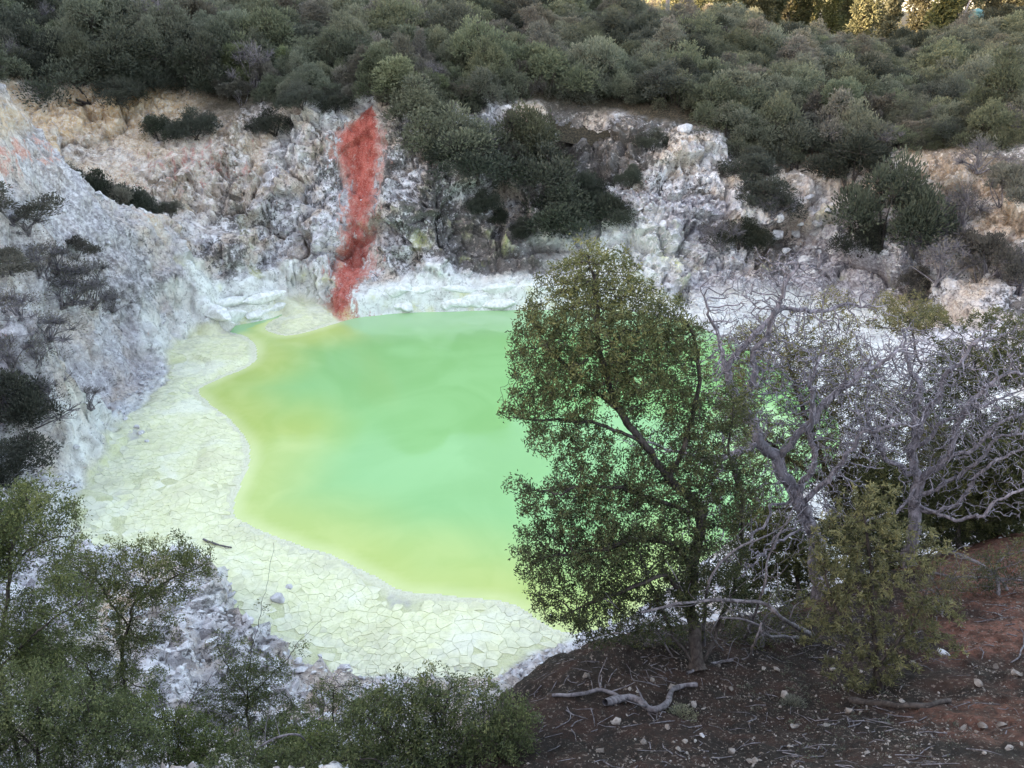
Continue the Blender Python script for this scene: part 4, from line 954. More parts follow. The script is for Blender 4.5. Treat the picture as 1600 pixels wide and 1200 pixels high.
# scree slope shrubs
SX('brown', 25, 395, 125, 'brownish shrub high on the scree slope', hs=.6)
SX('brown', 15, 440, 120, 'brownish shrub above the pale rock bluff on the scree', hs=.6)
for a, b, s in [(70,445,110),(110,465,105),(145,485,90),(85,420,95),(105,510,105),(75,530,95)]:
    SX('bare' if rng.rand() < .85 else 'brown', a, b, s, 'dark twiggy shrub in the clump on the scree slope', 'twiggy shrubs on the scree slope', hs=.75)
SX('dark', 5, 650, 110, 'dark shrub by the frame edge below the pale rock bluff')
for a, b, s in [(45,660,110),(75,625,85),(25,590,100)]:
    SX('bare', a, b, s, 'bare purple grey shrub at the bottom of the scree slope', 'bare shrubs low on the scree', hs=.85)
for a, b, s in [(150,440,80),(40,360,80),(120,400,70),(180,500,60),(30,500,90),(60,570,80)]:
    SX('bare' if rng.rand() < .7 else 'brown', a, b, s, 'dark grey straggly brush scattered on the upper scree slope', 'brush on the upper scree slope', hs=.7)
SX('bare', 142, 635, 52, 'pale bare bush standing alone on the scree near the mud', hs=1.1)
SX('dark', 15, 740, 100, 'dark small shrub between the scree and the near tree')
for ks in KINDS.values():
    for o in ks:
        for ch in list(o.children): bpy.data.objects.remove(ch)
        bpy.data.objects.remove(o)

# ------------------------------------------------------------------ far trees, tank
def far_tree(name, label, px, Y, h, R, group=None, dens=3600, kind='tree', gap=0.0, top=.15):
    b = atY(px, 60, Y); z = ground(b[0], Y); r = np.random.RandomState(int(px)); root = empty(name, (b[0], Y, z)); tag(root, label, 'tree', group)
    t = resample([(0, 0, -.3), (r.uniform(-.2, .2), 0, h*.5), (0, 0, h*.97)], .6); link('trunk', mesh_np('trunk', *tube(t, np.linspace(.22, .04, len(t)), 6), M_BARK, smooth=True), root)
    n = dens; zz = r.rand(n); k = 14; lob = np.c_[r.uniform(-1, 1, k)*R*.55, r.uniform(-1, 1, k)*R*.55, h*(.10+.82*np.arange(k)/k), R*r.uniform(.45, .75, k)*(1-.5*np.arange(k)/k)]
    j = r.randint(k, size=n); d = unit(r, n); P = lob[j, :3]+d*(lob[j, 3]*r.rand(n)**.4)[:, None]
    V, F = leaf_quads(P, d+.5*unit(r, n), .55, .27, r); ti = np.clip(.4+r.normal(0, .2, n), 0, 1); link('crown', mesh_np('crown', V, F, M_LEAF_FAR, tint=np.repeat(ti, 4)), root)
    tb = []
    for i in range(9):
        e = lob[r.randint(k)]; s = np.array((0, 0, e[2]*.75)); tb.append(tube(np.array([s, .5*(s+e[:3])+(0, 0, .2), e[:3]]), np.array((.07, .05, .02)), 4))
    link('branch', mesh_np('branch', *join(tb), M_BARK, smooth=True), root); return root
far_tree('tree', 'golden sunlit tree behind the scrub, the one nearer the bright sky gap', 1345, 150, 10.5, 3.0)
far_tree('tree', 'golden sunlit tree behind the scrub, nearer the water tank', 1428, 148, 11.0, 2.7)
for a, Y, h, R in [(1375,176,12,3.4),(1330,182,11,3.6),(1050,168,10,4),(1105,172,10,4),(1468,134,9,2.8),(1492,138,10,3.0),(1552,136,9,3.0),(1575,140,10,3.2),(1605,132,9,3),(1640,132,9,3.5),(1388,136,9,1.7),(1530,146,11,3.2),(1295,178,10,3.2),(1245,182,9,2.2),(1205,176,9,2.6),(1165,176,9,3.2),(1310,185,11,2.6),(1180,170,9,3.2),(1130,165,9,3.6),(1080,160,9,3.4),(1265,190,10,2.0),(1222,188,9,1.8)]:
    far_tree('tree', 'dark tall tree on the skyline '+('above the grey dome' if a < 1180 else 'at the bright sky gap' if a < 1320 else 'among the golden sunlit trees' if a < 1440 else 'around the water tank'), a, Y, h, R, 'dark skyline trees')
p = atY(1042, 8, 118); r_ = np.random.RandomState(5); z = ground(p[0], p[1]); root = empty('tree', (p[0], p[1], z)); tag(root, 'pale grey slender tree trunk rising from the scrub at the top edge', 'tree')
t = resample([(0, 0, -.3), (.1, 0, 3), (.0, 0, 9)], .5); link('trunk', mesh_np('trunk', *tube(t, np.linspace(.36, .2, len(t)), 8), M_TWIG, smooth=True), root)
V, F = leaf_quads(r_.normal(size=(900, 3))*np.array((1.4, 1.4, .8))+np.array((0, 0, 9.6)), unit(r_, 900), .3, .14, r_); link('crown', mesh_np('crown', V, F, M_LEAF_SCRUB, tint=np.repeat(r_.rand(900), 4)), root)
# water tank
def tank():
    p = atY(1526, 22, 126); z = ground(p[0], p[1]); root = empty('water_tank', (p[0], p[1], z)); root.scale = (.68,)*3; tag(root, 'blue green round water tank among the trees on the skyline', 'tank')
    t = NT('tank_plastic'); G = t.n('ShaderNodeTexCoord').outputs['Object']; c = t.mix(t.ramp(t.noise(G, 2, 4), .4, .6), (.05,.13,.15), (.075,.17,.19)); m = t.out(t.princ(c, .5, None, .4))
    prof = [(1.35, -.4), (1.35, .1), (1.40, .14), (1.35, .2), (1.35, .85), (1.40, .9), (1.35, .96), (1.35, 1.75), (1.38, 1.8), (1.2, 2.0), (.6, 2.22), (.3, 2.28)]; n = 28; th = np.arange(n)*2*math.pi/n
    V = np.concatenate([np.c_[r*np.cos(th), r*np.sin(th), np.full(n, zz)] for r, zz in prof]); i = np.arange(n); j = (i+1) % n
    F = np.concatenate([np.c_[i+k*n, j+k*n, j+(k+1)*n, i+(k+1)*n] for k in range(len(prof)-1)]); link('body', mesh_np('body', V, F, m, smooth=True), root)
    V = np.concatenate([np.c_[r*np.cos(th), r*np.sin(th), np.full(n, zz)] for r, zz in [(.33, 2.26), (.33, 2.4), (.05, 2.44)]]); F = np.concatenate([np.c_[i+k*n, j+k*n, j+(k+1)*n, i+(k+1)*n] for k in range(2)]); link('lid', mesh_np('lid', V, F, m, smooth=True), root)
    q = atY(1508, 18, 124); zz = max(ground(q[0], q[1]), 14); rt = empty('post', (q[0], q[1], zz)); tag(rt, 'pale leaning post next to the water tank', 'post')
    link('pole', mesh_np('pole', *tube(np.array([(-.3, 0, -.3), (0, 0, 2.2), (.35, 0, 20.6-zz)]), np.array((.11, .10, .09)), 8), M_DEADWOOD, smooth=True), rt)
tank()
print('far', round(time.time()-T0, 1))

# ------------------------------------------------------------------ the leaning leafy tree at the pool edge
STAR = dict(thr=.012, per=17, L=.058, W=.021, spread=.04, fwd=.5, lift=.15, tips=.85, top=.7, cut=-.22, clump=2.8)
def gpt(px, py, dz=-.05): q = hit(px, py); return q+np.array((0, 0, dz))
def bank_pt(px, py):
    q = gpt(px, py)
    while q[1] > 16.5 and py < 1150: py += 4; q = gpt(px, py)
    return q
b0 = gpt(1092, 1045)
YB = b0[1]
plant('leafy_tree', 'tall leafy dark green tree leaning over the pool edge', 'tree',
      [[b0]+polyY([(1080,965,YB+.5),(1084,880,YB+.9),(1092,805,YB+1.1),(1050,748,YB+1.2),(1003,692,YB+1.2),(968,640,YB+1.1),(940,560,YB+1.1),(930,470,YB+1.0),(925,400,YB+1.0)]),
       polyY([(1003,692,YB+1.2),(950,665,YB+1.0),(900,660,YB+.8),(850,655,YB+.6),(790,652,YB+.5)]),
       polyY([(1084,880,YB+.9),(1030,845,YB+.7),(960,850,YB+.5),(880,870,YB+.3)]),
       polyY([(1092,805,YB+1.1),(1020,780,YB+.9),(950,760,YB+.7),(890,765,YB+.6)]),
       polyY([(1050,748,YB+1.2),(1080,650,YB+1.5),(1090,560,YB+1.6),(1070,500,YB+1.6)]),
       [b0]+polyY([(1120,980,YB+.5),(1150,900,YB+.9),(1160,800,YB+1.2),(1140,700,YB+1.4),(1150,620,YB+1.5)]),
       [b0]+polyY([(1050,985,YB+.2),(1020,920,YB+.3),(1000,860,YB+.4)]),
       polyY([(1080,965,YB+.5),(1040,900,YB+.2),(960,930,YB),(900,950,YB)]),
       polyY([(968,640,YB+1.1),(900,590,YB+1.2),(850,540,YB+1.3)])],
      [(925,500,120,105,YB+1.1,.9),(862,565,80,75,YB+1.1,.8),(925,418,60,42,YB+1.0,.5),(1025,560,85,110,YB+1.5,.9),(850,622,76,42,YB+.8,.6),(960,590,100,60,YB+1.1,.8),(905,385,20,26,YB+1,.2),(985,415,26,22,YB+1,.2),
       (890,690,70,40,YB+.8,.6),(1010,745,60,40,YB+1,.6),(1080,690,55,90,YB+1.5,.8),(940,720,60,30,YB+.8,.5),
       (940,790,135,62,YB+.7,.8),(905,860,112,72,YB+.4,.8),(1005,860,110,90,YB+.8,.8),(895,935,80,46,YB+.1,.6),(960,955,75,40,YB+.1,.5),(812,765,36,22,YB+.6,.3),(1090,770,60,70,YB+1.3,.7),(1070,910,75,65,YB+.5,.6),(1015,960,75,35,YB+.1,.5),(840,900,40,30,YB+.3,.4),(1140,760,60,80,YB+1.2,.6),(1140,650,50,60,YB+1.5,.6),(1110,860,60,60,YB+.8,.6),(930,985,50,22,YB,.4),(1130,930,45,40,YB+.6,.5)],
      9500, .07, 11, M_BARK, M_LEAF_TREE, STAR, tip=.0034, power=2.3, infl=.75, kill=.095, jit=.38, wig=.06, split=True, its=95)
print('tree1', round(time.time()-T0, 1))
b1 = bank_pt(1345, 905); YC = b1[1]+1.4
plant('leafy_tree', 'olive leaved tree mingled with dead branches behind the grey trunks', 'tree',
      [[b1]+polyY([(1330,840,YC+.2),(1300,760,YC+.6),(1270,680,YC+.8),(1240,600,YC+1),(1230,540,YC+1)]), polyY([(1300,760,YC+.6),(1350,700,YC+.9),(1400,640,YC+1.1),(1440,570,YC+1.2)]), polyY([(1300,760,YC+.6),(1210,700,YC+.5),(1150,640,YC+.6)]), polyY([(1330,840,YC+.2),(1250,800,YC),(1180,790,YC)])],
      [(1190,560,85,65,YC+.9,.9),(1290,590,90,75,YC+1,.9),(1240,690,80,60,YC+.7,.8),(1350,640,70,60,YC+1,.8),(1150,640,45,60,YC+.6,.6),(1400,490,85,34,YC+1.4,.6),(1300,470,40,25,YC+1.3,.4),(1200,790,60,45,YC,.6),(1350,760,80,70,YC+.6,.8),(1290,720,90,60,YC+.6,.8),(1420,700,70,60,YC+.8,.8),(1170,700,60,50,YC+.4,.6),(1230,840,60,40,YC,.6)],
      7000, .08, 12, M_BARK, M_LEAF_OLIVE, dict(STAR, per=15, L=.064, W=.024, cut=-.4), tip=.0036, power=2.15, infl=.85, kill=.13, jit=.35, wig=.05, split=True, its=80)
b2 = bank_pt(1560, 835); YD = b2[1]+1.4
plant('leafy_tree', 'spreading dark tree beyond the dead tree at the frame edge', 'tree',
      [[b2]+polyY([(1540,780,YD+.3),(1545,700,YD+.8),(1530,640,YD+1),(1520,560,YD+1.2)]), polyY([(1540,780,YD+.3),(1480,720,YD+.6),(1430,660,YD+.9)]), polyY([(1545,700,YD+.8),(1600,640,YD+1),(1640,560,YD+1.2)])],
      [(1530,570,90,40,YD+1.2,.9),(1470,620,70,40,YD+1,.8),(1590,560,50,50,YD+1.2,.8),(1550,760,90,60,YD+.3,1.0),(1470,770,70,60,YD+.4,.9),(1400,790,60,50,YD+.2,.7),(1590,800,60,40,YD,.8),(1440,500,60,22,YD+1.6,.5),(1560,500,50,20,YD+1.6,.5),(1500,690,90,50,YD+.6,.9),(1590,680,60,60,YD+.8,.9),(1340,830,60,40,YD,.6),(1520,820,90,30,YD-.2,.7)],
      7500, .085, 13, M_BARK, M_LEAF_TREE, dict(STAR, per=18, L=.075, W=.03, top=.5, cut=-.5), tip=.0038, power=2.15, infl=.95, kill=.14, jit=.35, wig=.05, split=True, its=80)
b3 = gpt(1375, 1078); YE = b3[1]
plant('olive_shrub', 'olive green shrub with narrow leaves in rosettes on the soil bank', 'shrub',
      [[b3]+polyY([(1370,1040,YE+.1),(1365,960,YE+.35),(1360,880,YE+.6),(1350,800,YE+.8)]), polyY([(1370,1040,YE+.1),(1420,980,YE+.2),(1450,920,YE+.4)]), polyY([(1370,1040,YE+.1),(1320,980,YE+.2),(1290,900,YE+.4)])],
      [(1360,900,100,95,YE+.5,.55),(1340,820,70,60,YE+.7,.45),(1440,960,70,55,YE+.3,.45),(1300,960,55,60,YE+.3,.4),(1380,1010,95,50,YE+.15,.45),(1260,930,22,20,YE+.4,.2),(1390,840,60,50,YE+.7,.4),(1340,1050,70,30,YE,.4),(1290,860,50,60,YE+.6,.4),(1450,870,40,60,YE+.6,.35),(1480,1010,35,25,YE+.2,.25),(1255,990,30,25,YE+.2,.2),(1370,770,50,30,YE+.8,.3)],
      2100, .065, 14, M_BARK, M_LEAF_ROSETTE, dict(thr=.012, per=15, cut=-.12, clump=3.2, L=.075, W=.02, spread=.02, fwd=.35, lift=.2, tips=.8, top=.3), tip=.003, power=2.1, infl=.6, kill=.10, jit=.3, wig=.03, its=70)
DENSE = dict(STAR, per=20, L=.075, W=.03, cut=-.8, top=.5)
for k, (px_, py_, lab_, bl) in enumerate([(1500, 838, 'dense dark bush behind the bank under the dead limbs', [(1500,770,75,55,0,.8),(1450,800,50,40,0,.6),(1550,800,60,40,0,.7),(1470,838,70,24,-.1,.5),(1550,826,60,22,-.1,.5)]),
                                  (1610, 815, 'dense dark bush at the frame edge behind the bank', [(1600,760,60,60,0,.8),(1560,720,50,40,.3,.6),(1630,700,50,60,.3,.7)]),
                                  (1390, 870, 'dense dark bush between the two grey dead trees', [(1390,810,55,50,0,.6),(1370,760,60,50,.3,.6),(1330,830,50,40,0,.6),(1390,868,60,26,-.2,.5),(1330,890,40,24,-.2,.4)]),
                                  (1250, 930, 'dark leafy bush below the tangled dead tree', [(1230,870,60,45,0,.5),(1190,830,50,40,.2,.5),(1270,880,45,40,0,.4),(1180,880,50,40,0,.5),(1250,925,50,24,-.1,.4),(1170,930,45,26,0,.4)])]):
    q = bank_pt(px_, py_); Yq = q[1]+.5
    plant('dark_bush', lab_, 'bush', [[q]+polyY([(px_-5, py_-40, Yq), (px_-10, py_-80, Yq+.2)])], [(a, b, c, d, Yq+e, f) for a, b, c, d, e, f in bl], 1500, .085, 70+k, M_BARK, M_LEAF_TREE, DENSE, tip=.0036, power=2.2, infl=.9, kill=.12, jit=.35, its=70)
SCRAG = dict(STAR, per=10, L=.055, W=.018, cut=.0, clump=3.5)
for k, (px_, py_, lab_, bl, n_) in enumerate([(1010, 1010, 'low straggly bush at the foot of the leafy tree on the soil lip', [(1000,985,60,26,0,.4),(950,1000,40,18,0,.3),(1060,985,50,24,0,.4)], 700),
                                  (1190, 1010, 'scraggy dark bush among the dead branches beside the olive shrub', [(1190,970,70,40,0,.5),(1240,950,50,40,.2,.4),(1150,1000,50,24,0,.4)], 900),
                                  (1560, 930, 'scraggy low bush on the red soil by the arched root', [(1560,890,55,40,0,.4),(1600,870,40,40,.2,.4),(1510,910,45,26,0,.3)], 700),
                                  (1470, 960, 'thin grey green bush between the olive shrub and the arched root', [(1470,920,45,45,0,.35),(1500,890,35,35,.2,.3)], 500)]):
    q = bank_pt(px_, py_); Yq = q[1]+.1
    plant('scraggy_bush', lab_, 'bush', [[q]+polyY([(px_, py_-14, Yq), (px_-6, py_-34, Yq+.1)])], [(a, b, c, d, Yq+e, f) for a, b, c, d, e, f in bl], n_, .06, 80+k, M_DRIFT, M_LEAF_TREE if k != 3 else M_LEAF_OLIVE, SCRAG, tip=.0034, power=2.3, infl=.8, kill=.10, jit=.4, its=60)
# ------------------------------------------------------------------ dead trees
def under0(px, py, Y): q = atY(px, py, Y); q[2] = ground(q[0], q[1])-.1; return q
def dead(name, label, paths, blobs, n, seed, **kw):
    a = dict(step=.10, tip=.0056, power=2.4, infl=1.2, kill=.20, jit=.5, wig=.12, split=True, its=70); a.update(kw)
    return plant(name, label, 'dead tree', paths, blobs, n, a.pop('step'), seed, M_DEADWOOD, **a)
d1 = bank_pt(1432, 850); Y1 = d1[1]-.3; d1 = under0(1432, 850, Y1)
dead('dead_tree', 'grey leafless tree with thick forked limbs spreading to the frame edge',
     [[d1]+polyY([(1430,800,Y1),(1432,750,Y1+.1),(1425,690,Y1+.2),(1436,620,Y1+.2),(1422,550,Y1+.3),(1405,490,Y1+.3)]),
      polyY([(1432,755,Y1+.1),(1480,720,Y1-.2),(1530,690,Y1-.3),(1580,655,Y1-.3),(1640,640,Y1-.3)]), polyY([(1430,800,Y1),(1490,790,Y1-.4),(1540,735,Y1-.6),(1590,700,Y1-.7),(1650,690,Y1-.8)]),
      polyY([(1425,740,Y1+.1),(1390,725,Y1),(1370,690,Y1-.1),(1355,650,Y1-.1)]), polyY([(1430,700,Y1+.2),(1475,660,Y1),(1520,640,Y1),(1590,610,Y1)]), polyY([(1440,770,Y1),(1500,745,Y1-.3),(1560,690,Y1-.5),(1620,668,Y1-.5)]), polyY([(1436,790,Y1),(1510,815,Y1-.7),(1570,770,Y1-1),(1640,760,Y1-1.1)]), polyY([(1480,720,Y1-.2),(1510,640,Y1-.2),(1560,590,Y1-.2),(1620,575,Y1-.2)]), polyY([(1425,690,Y1+.2),(1465,620,Y1+.1),(1500,560,Y1+.1),(1540,520,Y1+.1)]), polyY([(1432,760,Y1),(1400,800,Y1-.4),(1340,810,Y1-.7),(1290,790,Y1-.9)])],
     [(1530,660,110,55,Y1-.3,.8),(1580,720,60,50,Y1-.6,.6),(1425,590,75,90,Y1+.2,.7),(1360,680,50,50,Y1-.1,.5),(1310,800,60,25,Y1-.8,.3),(1560,780,60,40,Y1-.8,.4),(1560,620,70,60,Y1-.2,.6),(1480,560,70,60,Y1+.1,.5),(1470,720,60,50,Y1-.2,.5),(1500,640,130,110,Y1-.2,.8),(1400,640,70,90,Y1,.6),(1480,760,80,50,Y1-.5,.5),(1560,540,60,50,Y1,.5)], 7500, 21, kill=.095)
d2 = bank_pt(1292, 892); Y2 = d2[1]-.3; d2 = under0(1292, 892, Y2)
dead('dead_tree', 'grey leafless tree with tangled fine branches beside the leafy tree',
     [[d2]+polyY([(1272,840,Y2),(1245,780,Y2),(1212,722,Y2),(1192,690,Y2),(1165,640,Y2),(1132,575,Y2+.1),(1112,500,Y2+.1),(1095,440,Y2+.1)]),
      polyY([(1212,722,Y2),(1262,660,Y2-.1),(1300,620,Y2-.2),(1345,580,Y2-.2),(1410,548,Y2-.2)]), polyY([(1192,690,Y2),(1130,715,Y2-.3),(1080,712,Y2-.5),(1020,692,Y2-.7),(960,690,Y2-.8)]),
      polyY([(1245,780,Y2),(1300,750,Y2-.3),(1340,690,Y2-.5),(1380,668,Y2-.6),(1440,660,Y2-.6)]), polyY([(1165,640,Y2),(1180,560,Y2),(1210,490,Y2),(1250,420,Y2)]), polyY([(1132,575,Y2+.1),(1200,500,Y2+.2),(1290,480,Y2+.3),(1370,478,Y2+.3)]), polyY([(1245,780,Y2),(1270,720,Y2-.2),(1268,650,Y2-.2),(1275,570,Y2-.1)])],
     [(1170,540,95,100,Y2,.7),(1080,700,110,42,Y2-.5,.5),(1290,570,110,80,Y2-.1,.7),(1220,440,90,60,Y2+.1,.5),(1180,640,90,60,Y2-.1,.5),(1330,700,90,50,Y2-.5,.5),(1120,820,70,70,Y2-.6,.5),(1250,820,60,60,Y2-.3,.4),(1330,470,70,40,Y2+.2,.4),(1200,600,130,130,Y2,.7),(1330,620,100,110,Y2-.2,.7),(1150,760,90,50,Y2-.5,.5),(1400,560,60,60,Y2,.5),(1130,880,80,60,Y2-.8,.5),(1270,760,90,70,Y2-.4,.5)], 8500, 22, kill=.092)
# ------------------------------------------------------------------ fallen branches and roots on the bank
def lying(name, label, pts, r0, r1, seed, twigs=4, lift=.05, cat='branch', mat=None):
    P = []
    for a in pts:
        if len(a) == 2: P.append(gpt(a[0], a[1], lift))
        else: P.append(gpt(a[0], a[1], lift) if a[2] is None else atY(*a))
    r = np.random.RandomState(seed); q = resample(P, .06); q = q+.02*np.stack([perlin(q*4, 1), perlin(q*4, 2), perlin(q*4, 3)], 1); base = q[0].copy()
    rad = np.linspace(r0, r1, len(q))*(1+.25*perlin(q*5, 8)); root = empty(name, tuple(base)); tag(root, label, cat)
    link('limb', mesh_np('limb', *(lambda v, f: (v-base, f))(*tube(q, rad, 8)), mat or M_DRIFT, smooth=True), root)
    for k in range(twigs):
        i = r.randint(len(q)//4, len(q)-1); d = unit(r, 1)[0]; d[2] = abs(d[2])*.8+.1; L = r.uniform(.2, .55); s = q[i]
        t = resample([s, s+d*L*.5+r.normal(0, .05, 3), s+d*L+r.normal(0, .1, 3)], .06); link('twig', mesh_np('twig', *(lambda v, f: (v-base, f))(*tube(t, np.linspace(rad[i]*.45, .004, len(t)), 5)), mat or M_DRIFT, smooth=True), root)
    return root
lying('driftwood', 'thick winding grey driftwood branch lying on the dark soil', [(945,1104),(975,1096),(995,1098),(1016,1113),(1040,1107),(1053,1082),(1088,1074)], .055, .035, 1, 2, .07)
lying('driftwood', 'shorter pale root beside the bottom bush joining the winding branch', [(862,1092),(900,1090),(935,1083),(960,1090),(966,1100)], .025, .035, 2, 2, .06)
Yb = YB
lying('dead_branch', 'long arching grey dead branch at the foot of the leafy tree', [(1269,996),(1225,968,Yb+.1),(1195,944,Yb+.2),(1121,938,Yb+.1),(1060,944,Yb),(1000,957,Yb-.1)], .05, .018, 3, 6)
lying('dead_branch', 'pale crooked dead branch under the arching one', [(1250,1000),(1196,992,Yb+.1),(1186,977,Yb+.1),(1160,967,Yb),(1125,965,Yb)], .032, .014, 4, 4)
lying('dead_branch', 'bent grey dead branch rising from the soil in front of the leafy tree', [(1073,1057),(1121,1038),(1166,1033),(1178,1005,Yb-.3),(1190,974,Yb-.2)], .025, .016, 5, 4)
lying('dead_branch', 'curved grey dead branch standing right of the leafy trunk', [(1098,1010),(1105,920,Yb+.2),(1135,870,Yb+.3),(1190,840,Yb+.4),(1215,830,Yb+.5)], .04, .012, 6, 7)
lying('dead_branch', 'thin grey dead branch leaning between the leafy trunk and the olive shrub', [(1165,1000),(1190,930,Yb+.3),(1205,860,Yb+.5),(1240,800,Yb+.6)], .035, .01, 7, 7)
lying('dead_branch', 'grey branch stub hanging over the dark soil lip', [(1020,975),(985,985,Yb+.3),(940,992,Yb+.4),(900,1005,Yb+.5)], .02, .007, 8, 5)
lying('root', 'grey arched root on the bank below the dead tree', [(1448,878),(1485,864,Y1-1.2),(1532,882,Y1-1.8),(1562,905,Y1-2.2),(1574,925)], .05, .03, 9, 2)
lying('root', 'long grey root crawling toward the frame edge below the dead tree', [(1440,892),(1490,905),(1540,905),(1600,912)], .03, .02, 10, 1)
lying('root', 'pale thin root curling on red soil at the frame edge', [(1600,995),(1597,1015),(1590,1030),(1578,1038)], .018, .010, 11, 0, .03)
lying('log', 'mossy dark log below the olive shrub', [(1330,1098),(1390,1105),(1440,1106),(1482,1098)], .05, .035, 12, 0, .04, 'log', M_BARK)
lying('log', 'broken dark log end on the bank by the dead tree roots', [(1440,848),(1500,846),(1545,842),(1572,832)], .10, .07, 13, 1, .06, 'log')
for k, (a, b) in enumerate([(985,965),(1040,985),(1130,1000),(1085,935),(1160,950),(1210,985),(1050,1010),(1235,940)]):
    lying('dead_branch', 'thin tangled grey twig branch round the foot of the leafy tree', [(a, b+20), (a-18, b-12, Yb+.1), (a-50+30*(k % 3), b-30-10*(k % 4), Yb+.3), (a-90+60*(k % 3), b-20-14*(k % 3), Yb+.4)], .016, .005, 30+k, 6)['group'] = 'tangled twigs at the tree foot'
tb = []
r_ = np.random.RandomState(90)
for k in range(1100):
    a, b = r_.uniform(840, 1600), r_.uniform(900, 1199); c = hit(a, b)
    if c is not None and perlin(c[None]*1.1, 8)[0] < r_.uniform(-.25, .45): continue
    if c is None or c[1] > 15 or c[2] < 7: continue
    th = r_.uniform(0, 6.28); L = r_.uniform(.08, .4); e = c+np.array((math.cos(th), math.sin(th), 0))*L; e[2] = ground(e[0], e[1])
    if abs(e[2]-c[2]) > .35: continue
    m_ = .5*(c+e)+r_.normal(0, .03, 3); m_[2] = ground(m_[0], m_[1])+.02; tb.append(tube(np.array([c+(0, 0, .01), m_, e+(0, 0, .012)]), np.array((.006, .005, .002))*r_.uniform(.6, 1.8), 4))
o = link('litter', mesh_np('litter', *join(tb), M_DRIFT, smooth=True)); tag(o, 'fallen twigs littering the soil bank', None, None, 'stuff')
LV, LF, LT, off = [], [], [], 0
w_ = In['bank']*(Vn[:, 1] < 14.3)*np.clip(.4+1.5*fbm(Vn*.9, 3, 240), .05, 2); n_ = 16000; P_ = pick(In, Vn, w_, n_)+np.array((0, 0, .006)); r_ = np.random.RandomState(91)
d_ = unit(r_, n_); d_[:, 2] *= .25; V, F = leaf_quads(P_, d_, .034, .014, r_)
o = link('leaf_litter', mesh_np('leaf_litter', V, F, leaf_material('dead_leaf', [(.02,.016,.012), (.06,.045,.032), (.13,.10,.075)], .05), tint=np.repeat(np.clip(r_.normal(.4, .25, n_), 0, 1), 4))); tag(o, 'dry fallen leaves covering the soil bank', None, None, 'stuff')
# ------------------------------------------------------------------ moss cushions on the bank
def cushion(px, py, wpx, label, mat):
    c = hit(px, py); s = .5*wpx*px_scale(c); r = np.random.RandomState(int(px)); n = 900; d = unit(r, n); d[:, 2] = np.abs(d[:, 2]); P = d*(s*r.rand(n)**.4*(1+.35*perlin(d*2.5, 4)))[:, None]*np.array((1, 1, .38))
    V, F = leaf_quads(P, d+np.array((0, 0, .5))+.6*unit(r, n), .028, .013, r); root = empty('moss_cushion', tuple(c)); tag(root, label, 'moss'); link('foliage', mesh_np('foliage', V, F, mat, tint=np.repeat(np.clip(.6+r.normal(0, .2, n), 0, 1), 4)), root)
M_MOSS = leaf_material('pale_moss', [(.08,.085,.06), (.16,.17,.115), (.26,.27,.18)], .1)
cushion(1240, 1102, 38, 'round pale green moss cushion on dark soil under the olive shrub', M_MOSS)
cushion(1064, 1120, 48, 'dull moss patch at the bend of the driftwood branch', M_MOSS)
V_, F_, T_, off = [], [], [], 0
r_ = np.random.RandomState(77)
for k in range(260):
    a, b = r_.uniform(1120, 1500), r_.uniform(985, 1190); 
    if fbm(np.array([[a*.01, b*.01, 0]]), 2, 9)[0] < -.05: continue
    c = hit(a, b)
    if c is None or c[1] > 11.5: continue
    n = 26; d = unit(r_, n); d[:, 2] = np.abs(d[:, 2]); P = c+d*r_.uniform(.02, .09)*np.array((1, 1, .35)); V, F = leaf_quads(P, d+.6*unit(r_, n), .022, .011, r_); V_.append(V); F_.append(F+off); off += len(V); T_.append(np.full(len(V), r_.rand()*.6))
o = link('lichen', mesh_np('lichen', np.concatenate(V_), np.concatenate(F_), M_MOSS, tint=np.concatenate(T_))); tag(o, 'grey green lichen tufts spread over the dark soil', None, None, 'stuff')
print('bank', round(time.time()-T0, 1))

# ------------------------------------------------------------------ near plants on the lookout side
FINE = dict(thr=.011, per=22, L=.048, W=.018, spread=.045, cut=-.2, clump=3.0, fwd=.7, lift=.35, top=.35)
def near(name, label, base, paths, blobs, n, seed, leafm=M_LEAF_MANUKA, leaf=None, cat='shrub', **kw):
    a = dict(step=.065, tip=.0026, power=2.5, infl=.6, kill=.085, jit=.3, up=.1, wig=.04, its=80, flare=False); a.update(kw)
    return plant(name, label, cat, [[base]+paths[0]]+paths[1:], blobs, n, a.pop('step'), seed, M_BARK, leafm, leaf or FINE, **a)
def under(px, py, Y):
    q = atY(px, py, Y); q[2] = ground(q[0], q[1])-.1; return q
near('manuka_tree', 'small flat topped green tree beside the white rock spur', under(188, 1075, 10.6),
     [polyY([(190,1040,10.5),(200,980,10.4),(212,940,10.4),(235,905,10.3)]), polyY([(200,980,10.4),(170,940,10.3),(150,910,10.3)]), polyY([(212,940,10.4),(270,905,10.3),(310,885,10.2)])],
     [(270,905,80,22,10.3,.6),(200,1010,55,40,10.4,.4),(240,985,60,30,10.3,.4),(160,990,50,35,10.4,.4),(110,900,60,40,10.4,.4),(235,880,80,38,10.3,.7),(295,882,36,24,10.2,.4),(175,915,50,45,10.3,.55),(245,920,60,28,10.3,.5),(150,862,40,14,10.3,.3),(215,955,45,28,10.4,.4),(322,858,22,10,10.2,.2)], 2000, 41, cat='tree', split=True, leaf=dict(FINE, cut=.02))
